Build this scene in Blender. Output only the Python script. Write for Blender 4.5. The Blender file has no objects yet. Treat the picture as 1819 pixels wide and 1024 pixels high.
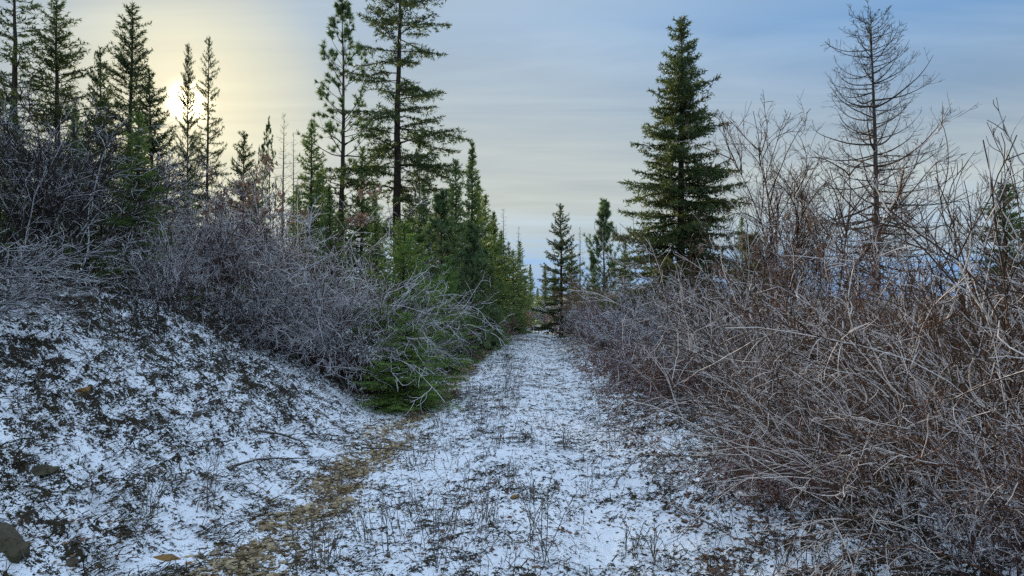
import bpy, math
import numpy as np

# ------------------------------------------------------------------ camera, sky, sun, exposure
scene = bpy.context.scene
COL = scene.collection
W0, H0, F0, HOR, EYE = 1819.0, 1024.0, 1250.0, 535.0, 1.65      # photo size, focal length and horizon row in px, eye height

cam_d = bpy.data.cameras.new('camera')
cam_d.sensor_width = 36.0
cam_d.lens = 36.0 * F0 / W0
cam_d.shift_y = (HOR - H0 / 2) / W0
cam_d.clip_start, cam_d.clip_end = 0.05, 30000.0
cam = bpy.data.objects.new('camera', cam_d)
COL.objects.link(cam)
cam.location = (0, 0, EYE)
cam.rotation_euler = (math.radians(90), 0, 0)
scene.camera = cam

SUN = np.array([(335 - W0 / 2) / F0, 1.0, (HOR - 183) / F0])
SUN /= np.linalg.norm(SUN)
SUN_EL = math.asin(SUN[2])
SUN_AZ = math.atan2(SUN[0], SUN[1])          # clockwise from +Y

world = bpy.data.worlds.new('World')
scene.world = world
world.use_nodes = True
NT = world.node_tree
NT.nodes.clear()


class G:
    """tiny node-graph helper"""
    def __init__(s, nt): s.nt = nt
    def n(s, t, **kw):
        nd = s.nt.nodes.new(t)
        for k, v in kw.items():
            setattr(nd, k, v)
        return nd
    def put(s, sock, v):
        if isinstance(v, bpy.types.NodeSocket): s.nt.links.new(v, sock)
        elif v is not None: sock.default_value = v
    def math(s, op, a, b=None, c=None, clamp=False):
        nd = s.n('ShaderNodeMath', operation=op, use_clamp=clamp)
        for i, v in enumerate((a, b, c)): s.put(nd.inputs[i], v)
        return nd.outputs[0]
    def vmath(s, op, a, b=None, out=0):
        nd = s.n('ShaderNodeVectorMath', operation=op)
        s.put(nd.inputs[0], a); s.put(nd.inputs[1], b)
        return nd.outputs[out]
    def mix(s, f, a, b, bt='MIX'):
        nd = s.n('ShaderNodeMix', data_type='RGBA', blend_type=bt)
        s.put(nd.inputs[0], f); s.put(nd.inputs[6], a); s.put(nd.inputs[7], b)
        return nd.outputs[2]
    def ramp(s, f, stops, interp='LINEAR'):
        nd = s.n('ShaderNodeValToRGB'); r = nd.color_ramp; r.interpolation = interp
        while len(r.elements) < len(stops): r.elements.new(0.5)
        for e, (p, c) in zip(r.elements, stops):
            e.position = p
            e.color = (c, c, c, 1) if isinstance(c, (int, float)) else (*c, 1)
        s.put(nd.inputs[0], f)
        return nd.outputs[0]
    def noise(s, vec, scale, detail=3, rough=0.55, dist=0.0, lac=2.0):
        nd = s.n('ShaderNodeTexNoise')
        s.put(nd.inputs['Vector'], vec)
        for k, v in (('Scale', scale), ('Detail', detail), ('Roughness', rough), ('Distortion', dist), ('Lacunarity', lac)):
            nd.inputs[k].default_value = v
        return nd.outputs[0]
    def map(s, v, a, b, c, d, smooth=False):
        nd = s.n('ShaderNodeMapRange', interpolation_type='SMOOTHSTEP' if smooth else 'LINEAR')
        s.put(nd.inputs[0], v)
        for i, x in enumerate((a, b, c, d)): nd.inputs[1 + i].default_value = x
        return nd.outputs[0]


g = G(NT)
tc = g.n('ShaderNodeTexCoord').outputs['Generated']
sky = g.n('ShaderNodeTexSky', sky_type='NISHITA', sun_disc=False)
sky.sun_elevation = SUN_EL
sky.sun_rotation = SUN_AZ
sky.altitude = 900.0
sky.air_density, sky.dust_density, sky.ozone_density = 1.0, 0.6, 1.4
SKY_STRENGTH = 0.06
EV = 0.8
KX = 2 ** -EV                                   # scene brightness of what the picture shows at this exposure
clear = g.vmath('SCALE', sky.outputs[0]); NT.nodes[-1].inputs['Scale'].default_value = SKY_STRENGTH
# a thin high veil of cloud: bright and warm round the sun, grey-blue away from it
sdir = g.vmath('NORMALIZE', tc)
cosg = g.vmath('DOT_PRODUCT', sdir, tuple(SUN), out=1)
gam = g.math('MULTIPLY', g.math('ARCCOSINE', g.math('MINIMUM', cosg, 0.999999)), 180 / math.pi / 90)   # 0..2, 1 = 90 degrees
sep = g.n('ShaderNodeSeparateXYZ'); g.put(sep.inputs[0], sdir)
zc = g.math('MAXIMUM', sep.outputs[2], 0.0)
den = g.math('ADD', zc, 0.06)
cmb = g.n('ShaderNodeCombineXYZ')
g.put(cmb.inputs[0], g.math('DIVIDE', sep.outputs[0], den)); g.put(cmb.inputs[1], g.math('DIVIDE', sep.outputs[1], den))
mp = g.n('ShaderNodeMapping'); g.put(mp.inputs[0], cmb.outputs[0])
mp.inputs['Rotation'].default_value = (0, 0, 0.5); mp.inputs['Scale'].default_value = (0.35, 1.5, 1.0)
streak = g.noise(mp.outputs[0], 1.1, 7, 0.6, 0.6)
soft = g.noise(cmb.outputs[0], 0.55, 3, 0.5, 0.3)
cov = g.math('ADD', g.math('MULTIPLY', streak, 0.75), g.math('MULTIPLY', soft, 0.5))
# the veil is palest a few degrees up, bluer overhead and in the clear strip along the horizon
zsky = g.math('ADD', zc, g.math('MULTIPLY', g.math('SUBTRACT', cov, 0.62), -0.16))
sc_ = lambda stops: [(p_, tuple(KX * v for v in c_)) for p_, c_ in stops]
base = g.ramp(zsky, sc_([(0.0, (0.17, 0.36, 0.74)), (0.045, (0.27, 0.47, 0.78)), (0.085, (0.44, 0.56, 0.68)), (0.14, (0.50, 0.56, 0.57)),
                    (0.21, (0.44, 0.53, 0.60)), (0.34, (0.21, 0.39, 0.66)), (0.6, (0.54, 0.75, 1.04)), (1.0, (1.02, 1.30, 1.70))]))   # unseen zenith raised well above the visible veil, added to light the foreground
warm_c = g.ramp(gam, sc_([(0.0, (1.10, 0.99, 0.68)), (0.06, (0.94, 0.88, 0.60)), (0.15, (0.72, 0.70, 0.53)), (0.4, (0.70, 0.68, 0.52))]))
warm_f = g.ramp(gam, [(0.0, 1.0), (0.03, 0.93), (0.085, 0.64), (0.12, 0.40), (0.30, 0.27), (0.50, 0.04), (0.6, 0.0)])
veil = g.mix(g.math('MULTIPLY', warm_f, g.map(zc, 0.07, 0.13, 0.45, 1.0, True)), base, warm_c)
shade = g.map(cov, 0.45, 0.80, 0.86, 1.14)
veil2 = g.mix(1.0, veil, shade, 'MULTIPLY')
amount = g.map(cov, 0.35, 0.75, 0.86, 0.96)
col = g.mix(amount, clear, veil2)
# the veiled sun itself
disc = g.math('POWER', g.map(gam, 0.0, 0.026, 1.0, 0.0), 3.2)
col = g.mix(1.0, col, g.mix(disc, (0, 0, 0, 1), (7.0, 6.0, 3.6, 1)), 'ADD')
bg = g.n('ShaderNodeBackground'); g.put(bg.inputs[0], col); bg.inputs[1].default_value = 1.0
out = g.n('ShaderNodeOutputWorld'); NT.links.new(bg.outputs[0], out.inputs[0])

sun_d = bpy.data.lights.new('sun', 'SUN')
sun_d.energy = 3.6
sun_d.angle = math.radians(5)
sun_d.color = (1.0, 0.86, 0.62)
sun_o = bpy.data.objects.new('sun', sun_d)
COL.objects.link(sun_o)
from mathutils import Vector
sun_o.rotation_euler = Vector(SUN).to_track_quat('Z', 'Y').to_euler()

scene.view_settings.view_transform = 'Standard'
scene.view_settings.look = 'None'
scene.view_settings.gamma = 1.0
scene.view_settings.exposure = EV
scene.render.engine = 'CYCLES'
scene.cycles.use_denoising = False
scene.cycles.max_bounces = 5
scene.cycles.diffuse_bounces = 2
scene.cycles.transparent_max_bounces = 4
scene.cycles.sample_clamp_indirect = 1.5
scene.cycles.sample_clamp_direct = 8.0

# ------------------------------------------------------------------ helpers
def nrm(v):
    return v / np.maximum(np.linalg.norm(v, axis=-1, keepdims=True), 1e-9)


class MB:
    """collects faces; build() links them as ONE mesh"""
    def __init__(s):
        s.v, s.f, s.a, s.n = [], {3: [], 4: []}, [], 0
    def add(s, v, f, a=0.0):
        v = np.asarray(v, dtype=np.float32).reshape(-1, 3); f = np.asarray(f, dtype=np.int32)
        s.v.append(v); s.f[f.shape[1]].append(f + s.n)
        s.a.append(np.broadcast_to(np.asarray(a, dtype=np.float32), (len(v),)).copy()); s.n += len(v)
    def tubes(s, P, R, k=3, a=0.0, rng=None):
        """P (N,n,3) centre lines, R (N,n) radii"""
        N, n = P.shape[:2]
        if N == 0: return
        T = np.empty_like(P); T[:, 1:-1] = P[:, 2:] - P[:, :-2]; T[:, 0] = P[:, 1] - P[:, 0]; T[:, -1] = P[:, -1] - P[:, -2]
        T = nrm(T)
        ref = np.tile(np.array([0.31, 0.21, 0.93]), (N, 1)) if rng is None else nrm(rng.normal(size=(N, 3)))
        par = np.abs((nrm(P[:, -1] - P[:, 0]) * ref).sum(-1)) > 0.85
        ref[par] = np.roll(ref[par], 1, axis=-1) * np.array([1, -1, 1])
        U = nrm(np.cross(T, ref[:, None, :])); V = np.cross(T, U)
        ang = np.arange(k) * 2 * math.pi / k
        ring = P[:, :, None, :] + R[:, :, None, None] * (U[:, :, None, :] * np.cos(ang)[None, None, :, None] + V[:, :, None, :] * np.sin(ang)[None, None, :, None])
        i = np.arange(n - 1)[:, None] * k; j = np.arange(k)[None, :]; j2 = (j + 1) % k
        q = np.stack([i + j, i + j2, i + k + j2, i + k + j], -1).reshape(-1, 4)
        F = (q[None] + (np.arange(N) * n * k)[:, None, None]).reshape(-1, 4)
        av = np.broadcast_to(np.asarray(a, dtype=np.float32), (N,)) if np.ndim(a) < 2 else a
        if av.ndim == 1: av = np.repeat(av, n * k)
        else: av = np.repeat(av.reshape(-1), k)
        s.add(ring.reshape(-1, 3), F, av)
    def mesh(s, name, mat, smooth=True):
        v = np.concatenate(s.v); a = np.concatenate(s.a)
        me = bpy.data.meshes.new(name)
        f3 = np.concatenate(s.f[3]) if s.f[3] else np.zeros((0, 3), np.int32)
        f4 = np.concatenate(s.f[4]) if s.f[4] else np.zeros((0, 4), np.int32)
        loops = np.concatenate([f3.ravel(), f4.ravel()]).astype(np.int32)
        tot = np.concatenate([np.full(len(f3), 3), np.full(len(f4), 4)]).astype(np.int32)
        start = np.concatenate([[0], np.cumsum(tot)[:-1]]).astype(np.int32)
        me.vertices.add(len(v)); me.vertices.foreach_set('co', v.ravel())
        me.loops.add(len(loops)); me.loops.foreach_set('vertex_index', loops)
        me.polygons.add(len(tot)); me.polygons.foreach_set('loop_start', start)
        me.polygons.foreach_set('use_smooth', np.full(len(tot), smooth))
        at = me.attributes.new('tone', 'FLOAT', 'POINT'); at.data.foreach_set('value', a)
        me.update(calc_edges=True)
        me.materials.append(mat)
        return me


def grow(P0, D0, L, n, wander, trop, rng, curl=0.0):
    N = len(P0); cv = rng.normal(0, curl, (N, 3)) if curl else 0.0; P = np.zeros((N, n + 1, 3)); P[:, 0] = P0; D = nrm(D0); st = (np.asarray(L) / n)[:, None]
    for i in range(n):
        P[:, i + 1] = P[:, i] + D * st
        D = nrm(D + rng.normal(0, wander, (N, 3)) + trop + cv)
    return P


def along(P, t):
    n = P.shape[1] - 1; x = np.clip(t * n, 0, n - 1e-6); i = x.astype(int); f = (x - i)[:, None]; r = np.arange(len(P))
    A, B = P[r, i], P[r, i + 1]
    return A + (B - A) * f, nrm(B - A)


def kids(P, L, m, t0, t1, ang, ratio, rng, spread=0.35):
    """m child starts per parent line: positions, directions, lengths, t, parent index"""
    idx = np.repeat(np.arange(len(P)), m); t = rng.uniform(t0, t1, len(idx))
    p, T = along(P[idx], t)
    q = nrm(np.cross(T, nrm(rng.normal(size=T.shape))))
    a = rng.normal(ang, spread * ang, len(idx))[:, None]
    D = np.cos(a) * T + np.sin(a) * q
    l = L[idx] * ratio * rng.uniform(0.55, 1.25, len(idx)) * (1.15 - 0.6 * t)
    return p, D, l, t, idx


def taper(N, n, r0, r1, p=1.0):
    t = np.linspace(0, 1, n)[None] ** p
    r0 = np.broadcast_to(np.asarray(r0, float), (N,))[:, None]; r1 = np.broadcast_to(np.asarray(r1, float), (N,))[:, None]
    return r0 + (r1 - r0) * t


def tag(o, label=None, cat=None, group=None, kind=None):
    for k, v in (('label', label), ('category', cat), ('group', group), ('kind', kind)):
        if v: o[k] = v
    return o


def link(name, me, parent=None):
    o = bpy.data.objects.new(name, me); COL.objects.link(o)
    if parent is not None: o.parent = parent
    return o


JOINED = ('twigs', 'limbs', 'crown', 'dried_leaves')      # pieces too small to pick apart one by one


def place(name, parts, loc, rz, sc, label, cat, group=None):
    """one thing: an Empty at its base that carries its parts (dict part name -> mesh, or (mesh, {sub-parts}))"""
    e = bpy.data.objects.new(name, None); COL.objects.link(e)
    e.empty_display_size = 0.2
    e.location = loc; e.rotation_euler = (0, 0, rz); e.scale = sc if np.ndim(sc) else (sc, sc, sc)
    tag(e, label, cat, group)
    for pn, me in parts.items():
        for m1 in (me if isinstance(me, list) else [me]):
            o = link(pn, m1, e)
            if pn in JOINED: o['kind'] = 'stuff'
    return e


# value / gradient noise for terrain
def _hash(ix, iy, s):
    h = (ix.astype(np.int64) * 374761393 + iy.astype(np.int64) * 668265263 + s * 974634777) & 0xFFFFFFFF
    h = ((h ^ (h >> 13)) * 1274126177) & 0xFFFFFFFF
    return ((h ^ (h >> 16)) & 0xFFFF) / 65535.0 * 2 * math.pi


def gnoise(x, y, s=0):
    ix, iy = np.floor(x), np.floor(y); fx, fy = x - ix, y - iy
    u = fx * fx * fx * (fx * (fx * 6 - 15) + 10); v = fy * fy * fy * (fy * (fy * 6 - 15) + 10)
    def gd(dx, dy):
        a = _hash(ix + dx, iy + dy, s)
        return np.cos(a) * (fx - dx) + np.sin(a) * (fy - dy)
    return ((gd(0, 0) * (1 - u) + gd(1, 0) * u) * (1 - v) + (gd(0, 1) * (1 - u) + gd(1, 1) * u) * v) * 1.5


def fbm(x, y, o=3, s=0):
    r, a = 0, 1.0
    for i in range(o):
        r = r + a * gnoise(x * 2 ** i, y * 2 ** i, s + i); a *= 0.5
    return r


def sstep(a, b, x):
    t = np.clip((x - a) / (b - a), 0, 1)
    return t * t * (3 - 2 * t)


# ------------------------------------------------------------------ terrain shape
def xc(y):
    y = np.clip(y, 0, 70)
    return -0.45 + 0.025 * y + 0.0003 * y * y


def macro(x, y):
    """ground height without the small lumps"""
    x = np.asarray(x, float); y = np.asarray(y, float)
    d = x - xc(y)
    z = np.zeros_like(d)
    t = np.maximum(-d - 1.7, 0)
    bank = 0.55 * np.maximum(np.minimum(t, 3.2) - 0.25 * (1 - np.exp(-np.minimum(t, 3.2) / 0.25)), 0) + 0.20 * np.clip(t - 3.2, 0, 30) + 0.1 * np.clip(t - 33, 0, 200)
    near = 1 - 0.55 * sstep(11, 26, y)
    z = z + bank * near
    r = np.maximum(d - 3.2, 0)
    z = z - 0.10 * np.clip(r, 0, 8) - 0.28 * np.clip(r - 8, 0, 250)
    z = z + 0.12 * sstep(1.3, 2.2, d) * (1 - sstep(3.5, 6, d))
    z = z - 0.045 * np.exp(-((d + 1.25) / 0.28) ** 2) - 0.04 * np.exp(-((d - 0.95) / 0.26) ** 2) + 0.03 * np.exp(-(d / 0.6) ** 2)
    z = z + 0.06 * gnoise(x * 0.5 + 3.3, y * 0.4, 5) + 0.25 * gnoise(x * 0.12, y * 0.12, 9) * sstep(4, 14, np.abs(d))
    far = np.hypot(x, y)
    z = z - 0.06 * np.clip(y - 52, 0, 900) * sstep(52, 90, y) - 0.02 * np.clip(far - 300, 0, 2000)
    return z


def gz(x, y):
    return float(macro(np.array([x]), np.array([y]))[0])


def at(px, Y):
    """metres to the side for a photo column at depth Y"""
    return (px - W0 / 2) / F0 * Y


def zt(py, Y):
    return EYE + (HOR - py) / F0 * Y


# ------------------------------------------------------------------ materials
def material(name):
    m = bpy.data.materials.new(name); m.use_nodes = True
    nt = m.node_tree; nt.nodes.clear()
    gg = G(nt); o = gg.n('ShaderNodeOutputMaterial'); b = gg.n('ShaderNodeBsdfPrincipled')
    nt.links.new(b.outputs[0], o.inputs[0])
    return m, gg, b, o


def tone(gg):
    return gg.n('ShaderNodeAttribute', attribute_name='tone').outputs['Fac']


def pos(gg):
    return gg.n('ShaderNodeNewGeometry').outputs['Position']


def bark_mat(name, c1, c2, frost=0.0, sc=14.0, rough=0.9):
    """tone attribute = share of hoar frost on the twig"""
    m, gg, b, o = material(name)
    co = gg.n('ShaderNodeTexCoord').outputs['Object']
    mp_ = gg.n('ShaderNodeMapping'); gg.put(mp_.inputs[0], co); mp_.inputs['Scale'].default_value = (1, 1, 0.25)
    n1 = gg.noise(mp_.outputs[0], sc, 5, 0.65)
    c = gg.mix(gg.map(n1, 0.3, 0.7, 0, 1), (*c1, 1), (*c2, 1))
    if frost:
        geo = gg.n('ShaderNodeNewGeometry'); s_ = gg.n('ShaderNodeSeparateXYZ'); gg.put(s_.inputs[0], geo.outputs['Normal'])
        n2 = gg.noise(co, 38, 3, 0.6); n3 = gg.noise(co, 2.3, 2, 0.5)
        f = gg.math('ADD', gg.math('MULTIPLY', s_.outputs[2], 0.30), gg.math('ADD', tone(gg), gg.math('ADD', gg.math('MULTIPLY', gg.math('SUBTRACT', n2, 0.5), 0.9), gg.math('MULTIPLY', gg.math('SUBTRACT', n3, 0.5), 0.9))))
        f = gg.map(f, 0.40, 0.70, 0.0, frost, True)
        c = gg.mix(f, c, (0.82, 0.79, 0.79, 1) if name in ('mauve_stem', 'dark_stem') else (0.84, 0.745, 0.68, 1))
    gg.put(b.inputs['Base Color'], c); b.inputs['Roughness'].default_value = rough; b.inputs['Specular IOR Level'].default_value = 0.2
    bp = gg.n('ShaderNodeBump'); bp.inputs['Strength'].default_value = 0.5; bp.inputs['Distance'].default_value = 0.02
    gg.put(bp.inputs['Height'], n1); gg.put(b.inputs['Normal'], bp.outputs[0])
    return m


def needle_mat(name, c_dark, c_light, frost=0.1, trans=0.25):
    m, gg, b, o = material(name)
    rnd = gg.n('ShaderNodeObjectInfo').outputs['Random']
    co = gg.n('ShaderNodeTexCoord').outputs['Object']
    n1 = gg.noise(co, 1.7, 3, 0.6)
    f = gg.math('ADD', gg.math('MULTIPLY', tone(gg), 0.65), gg.math('ADD', gg.math('MULTIPLY', n1, 0.5), gg.math('MULTIPLY', rnd, 0.2)))
    c = gg.mix(gg.map(f, 0.25, 0.95, 0, 1), (*c_dark, 1), (*c_light, 1))
    n2 = gg.noise(co, 9, 2, 0.6)
    c = gg.mix(gg.map(n2, 0.58, 0.72, 0, frost), c, (0.62, 0.68, 0.66, 1))
    gg.put(b.inputs['Base Color'], c); b.inputs['Roughness'].default_value = 0.55; b.inputs['Specular IOR Level'].default_value = 0.35
    tr = gg.n('ShaderNodeBsdfTranslucent'); gg.put(tr.inputs[0], gg.mix(1.0, c, (1.3, 1.25, 0.7, 1), 'MULTIPLY'))
    ms = gg.n('ShaderNodeMixShader'); ms.inputs[0].default_value = trans
    nt = m.node_tree; nt.links.new(b.outputs[0], ms.inputs[1]); nt.links.new(tr.outputs[0], ms.inputs[2]); nt.links.new(ms.outputs[0], o.inputs[0])
    return m


def leaf_mat(name, ca, cb, trans=0.2, frost=0.0):
    m, gg, b, o = material(name)
    co = gg.n('ShaderNodeTexCoord').outputs['Object']
    c = gg.mix(tone(gg), (*ca, 1), (*cb, 1))
    if frost:
        c = gg.mix(gg.map(gg.noise(co, 30, 2, 0.6), 0.45, 0.65, 0, frost), c, (0.75, 0.76, 0.8, 1))
    gg.put(b.inputs['Base Color'], c); b.inputs['Roughness'].default_value = 0.8; b.inputs['Specular IOR Level'].default_value = 0.2
    tr = gg.n('ShaderNodeBsdfTranslucent'); gg.put(tr.inputs[0], c)
    ms = gg.n('ShaderNodeMixShader'); ms.inputs[0].default_value = trans
    nt = m.node_tree; nt.links.new(b.outputs[0], ms.inputs[1]); nt.links.new(tr.outputs[0], ms.inputs[2]); nt.links.new(ms.outputs[0], o.inputs[0])
    return m


M = {}
M['trunk'] = bark_mat('conifer_bark', (0.035, 0.026, 0.02), (0.10, 0.075, 0.055), 0.0, 9)
M['grey_bark'] = bark_mat('grey_bark', (0.05, 0.045, 0.04), (0.14, 0.125, 0.115), 0.0, 9)
M['limb'] = bark_mat('limb_bark', (0.04, 0.032, 0.026), (0.11, 0.09, 0.07), 0.35, 20)
M['stem'] = bark_mat('shrub_stem', (0.032, 0.018, 0.012), (0.15, 0.085, 0.05), 0.82, 22)
M['red_stem'] = bark_mat('reddish_stem', (0.07, 0.026, 0.015), (0.27, 0.125, 0.065), 0.75, 22)
M['dark_stem'] = bark_mat('dark_stem', (0.022, 0.017, 0.015), (0.07, 0.05, 0.042), 0.8, 22)
M['mauve_stem'] = bark_mat('mauve_stem', (0.05, 0.027, 0.028), (0.17, 0.105, 0.10), 0.8, 22)
M['tan_stem'] = bark_mat('tan_stem', (0.12, 0.075, 0.03), (0.30, 0.20, 0.09), 0.6, 22)
M['fir'] = needle_mat('fir_needles', (0.055, 0.105, 0.034), (0.18, 0.25, 0.075), 0.4, 0.32)
M['fir_dark'] = needle_mat('dark_fir_needles', (0.028, 0.05, 0.021), (0.09, 0.12, 0.042), 0.22, 0.38)
M['fir_bright'] = needle_mat('bright_fir_needles', (0.065, 0.14, 0.030), (0.23, 0.34, 0.08), 0.25, 0.32)
M['pine'] = needle_mat('pine_needles', (0.06, 0.115, 0.042), (0.18, 0.25, 0.11), 0.6, 0.32)
M['yellow'] = needle_mat('yellowish_needles', (0.085, 0.095, 0.024), (0.22, 0.21, 0.065), 0.10, 0.3)
M['brown_leaf'] = leaf_mat('dried_brown_leaf', (0.13, 0.06, 0.03), (0.34, 0.19, 0.10), 0.25, 0.35)
M['red_leaf'] = leaf_mat('dried_red_leaf', (0.11, 0.025, 0.025), (0.26, 0.08, 0.07), 0.2, 0.55)
M['weed'] = leaf_mat('dry_weed_stalk', (0.045, 0.032, 0.022), (0.17, 0.125, 0.08), 0.0, 0.2)
M['stubble'] = leaf_mat('dry_stubble', (0.055, 0.03, 0.022), (0.18, 0.11, 0.075), 0.0, 0.15)
M['fallen_leaf'] = leaf_mat('fallen_leaf', (0.05, 0.02, 0.012), (0.24, 0.11, 0.045), 0.0, 0.15)
M['litter'] = leaf_mat('ground_litter', (0.018, 0.017, 0.009), (0.15, 0.105, 0.05), 0.0, 0.0)


def ground_material(name, gravelly):
    m, gg, b, o = material(name)
    p = pos(gg)
    bare = tone(gg)                                   # 0 snow .. 1 bare, from the lumps of the ground itself
    gra = gg.n('ShaderNodeAttribute', attribute_name='gravel').outputs['Fac']
    n_a = gg.noise(p, 34, 4, 0.62); n_b = gg.noise(p, 9, 4, 0.6); n_c = gg.noise(p, 110, 2, 0.6)
    f = gg.math('ADD', bare, gg.math('ADD', gg.math('MULTIPLY', gg.math('SUBTRACT', n_a, 0.5), 1.15), gg.math('MULTIPLY', gg.math('SUBTRACT', n_b, 0.5), 0.85)))
    f = gg.math('ADD', f, gg.math('MULTIPLY', gg.math('SUBTRACT', n_c, 0.5), 0.75))
    f = gg.map(f, 0.50, 0.55, 0, 1, True)
    soil = gg.mix(gg.map(n_b, 0.35, 0.65, 0, 1), (0.015, 0.013, 0.008, 1), (0.042, 0.031, 0.018, 1))
    soil = gg.mix(gg.map(n_a, 0.55, 0.7, 0, 0.6), soil, (0.03, 0.036, 0.014, 1))
    vor = gg.n('ShaderNodeTexVoronoi'); gg.put(vor.inputs['Vector'], p); vor.inputs['Scale'].default_value = 42
    grv = gg.mix(vor.outputs['Color'], (0.045, 0.027, 0.010, 1), (0.20, 0.125, 0.045, 1))
    soil = gg.mix(gra, soil, grv)
    snow = gg.mix(gg.map(n_b, 0.3, 0.7, 0, 1), (0.90, 0.91, 0.93, 1), (0.84, 0.86, 0.89, 1))
    gg.put(b.inputs['Base Color'], gg.mix(f, snow, soil))
    gg.put(b.inputs['Roughness'], gg.map(f, 0, 1, 0.6, 0.95)); b.inputs['Specular IOR Level'].default_value = 0.25
    h = gg.math('ADD', gg.math('MULTIPLY', n_a, 0.6), gg.math('MULTIPLY', n_c, 0.25))
    h = gg.math('SUBTRACT', h, gg.math('MULTIPLY', f, 0.45))
    bp = gg.n('ShaderNodeBump'); bp.inputs['Strength'].default_value = 0.8; bp.inputs['Distance'].default_value = 0.025
    gg.put(bp.inputs['Height'], h); gg.put(b.inputs['Normal'], bp.outputs[0])
    return m


M['ground'] = ground_material('patchy_snow_ground', False)


def rock_mat():
    m, gg, b, o = material('rock')
    co = gg.n('ShaderNodeTexCoord').outputs['Object']
    n1 = gg.noise(co, 6, 6, 0.65); n2 = gg.noise(co, 2.2, 3, 0.5)
    c = gg.mix(gg.map(n1, 0.3, 0.7, 0, 1), (0.030, 0.025, 0.015, 1), (0.12, 0.095, 0.055, 1))
    c = gg.mix(gg.map(n2, 0.5, 0.65, 0, 0.7), c, (0.055, 0.06, 0.018, 1))
    rnd = gg.n('ShaderNodeObjectInfo').outputs['Random']
    gg.put(b.inputs['Base Color'], c); b.inputs['Roughness'].default_value = 0.9
    bp = gg.n('ShaderNodeBump'); bp.inputs['Strength'].default_value = 0.7; bp.inputs['Distance'].default_value = 0.03
    gg.put(bp.inputs['Height'], n1); gg.put(b.inputs['Normal'], bp.outputs[0])
    return m


M['rock'] = rock_mat()
m_, gg, b, o = material('ochre_rock')
n1 = gg.noise(gg.n('ShaderNodeTexCoord').outputs['Object'], 9, 5, 0.6)
gg.put(b.inputs['Base Color'], gg.mix(n1, (0.12, 0.06, 0.015, 1), (0.36, 0.20, 0.06, 1))); b.inputs['Roughness'].default_value = 0.9
M['ochre'] = m_
m_, gg, b, o = material('gravel_stone')
gg.put(b.inputs['Base Color'], gg.mix(tone(gg), (0.13, 0.082, 0.035, 1), (0.50, 0.38, 0.22, 1))); b.inputs['Roughness'].default_value = 0.9
M['gravel'] = m_
m_, gg, b, o = material('far_ground')
n1 = gg.noise(pos(gg), 0.25, 6, 0.7)
gg.put(b.inputs['Base Color'], gg.mix(gg.map(n1, 0.4, 0.6, 0, 1), (0.035, 0.05, 0.035, 1), (0.16, 0.18, 0.18, 1))); b.inputs['Roughness'].default_value = 0.95
M['far'] = m_

# ------------------------------------------------------------------ ground sheets
def lumps(x, y):
    """small relief, bare-ground share and gravel share"""
    d = x - xc(y)
    bankw = sstep(1.6, 2.6, -d); track = 1 - sstep(1.25, 1.9, np.abs(d)); right = sstep(1.2, 2.4, d)
    wx = x + 0.10 * gnoise(x * 3, y * 3, 21); wy = y + 0.10 * gnoise(x * 3, y * 3, 22)
    a = fbm(wx * 4.2, wy * 4.2, 3, 31); c = fbm(wx * 13, wy * 13, 2, 41); e = fbm(x * 0.9, y * 0.9, 3, 51)
    rg = 1 - np.abs(gnoise(wx * 5.5, wy * 5.5, 61)) * 2
    dz = bankw * (0.065 * a + 0.03 * c + 0.025 * rg) + track * (0.014 * a + 0.012 * c) + right * (0.05 * a + 0.02 * c)
    bare = 0.37 + 0.17 * a + 0.15 * c + 0.11 * e
    rutL = np.exp(-((d + 1.28 + 0.12 * gnoise(y * 0.7, y * 0 + 2, 71)) / 0.30) ** 2) * (0.55 + 1.1 * np.clip(fbm(x * 1.3, y * 0.9, 3, 72) + 0.2, 0, 1)) * (1 - 0.1 * sstep(14, 40, y))
    rutR = np.exp(-((d - 0.95) / 0.25) ** 2)
    mid = np.exp(-((d + 0.15) / 0.5) ** 2)
    bare = bare + bankw * 0.115 + track * 0.015 + 0.19 * rutL * (1 + 0.9 * sstep(9, 20, y)) + 0.05 * np.exp(-((d - 1.6) / 0.4) ** 2) + 0.02 * rutR + 0.05 * mid + 0.22 * sstep(1.7, 2.8, d)
    # dark needle litter under the young fir by the track and below the shrubs
    for (cx, cy, rad, w) in ((-2.3, 12.6, 1.15, 0.6), (-1.75, 12.3, 0.7, 0.5), (-3.2, 12.2, 1.0, 0.35), (-1.85, 18.0, 0.8, 0.5), (-3.6, 8.6, 0.7, 0.12)):
        bare = bare + w * np.exp(-(((x - cx) ** 2 + (y - cy) ** 2) / rad ** 2) ** 1.5)
    bare = bare + 0.10 * sstep(3.6, 4.6, -d) + 0.12 * sstep(16, 40, y)
    gravel = np.clip(rutL * 1.5, 0, 1) * (1 - bankw)
    return dz, bare, gravel


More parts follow.
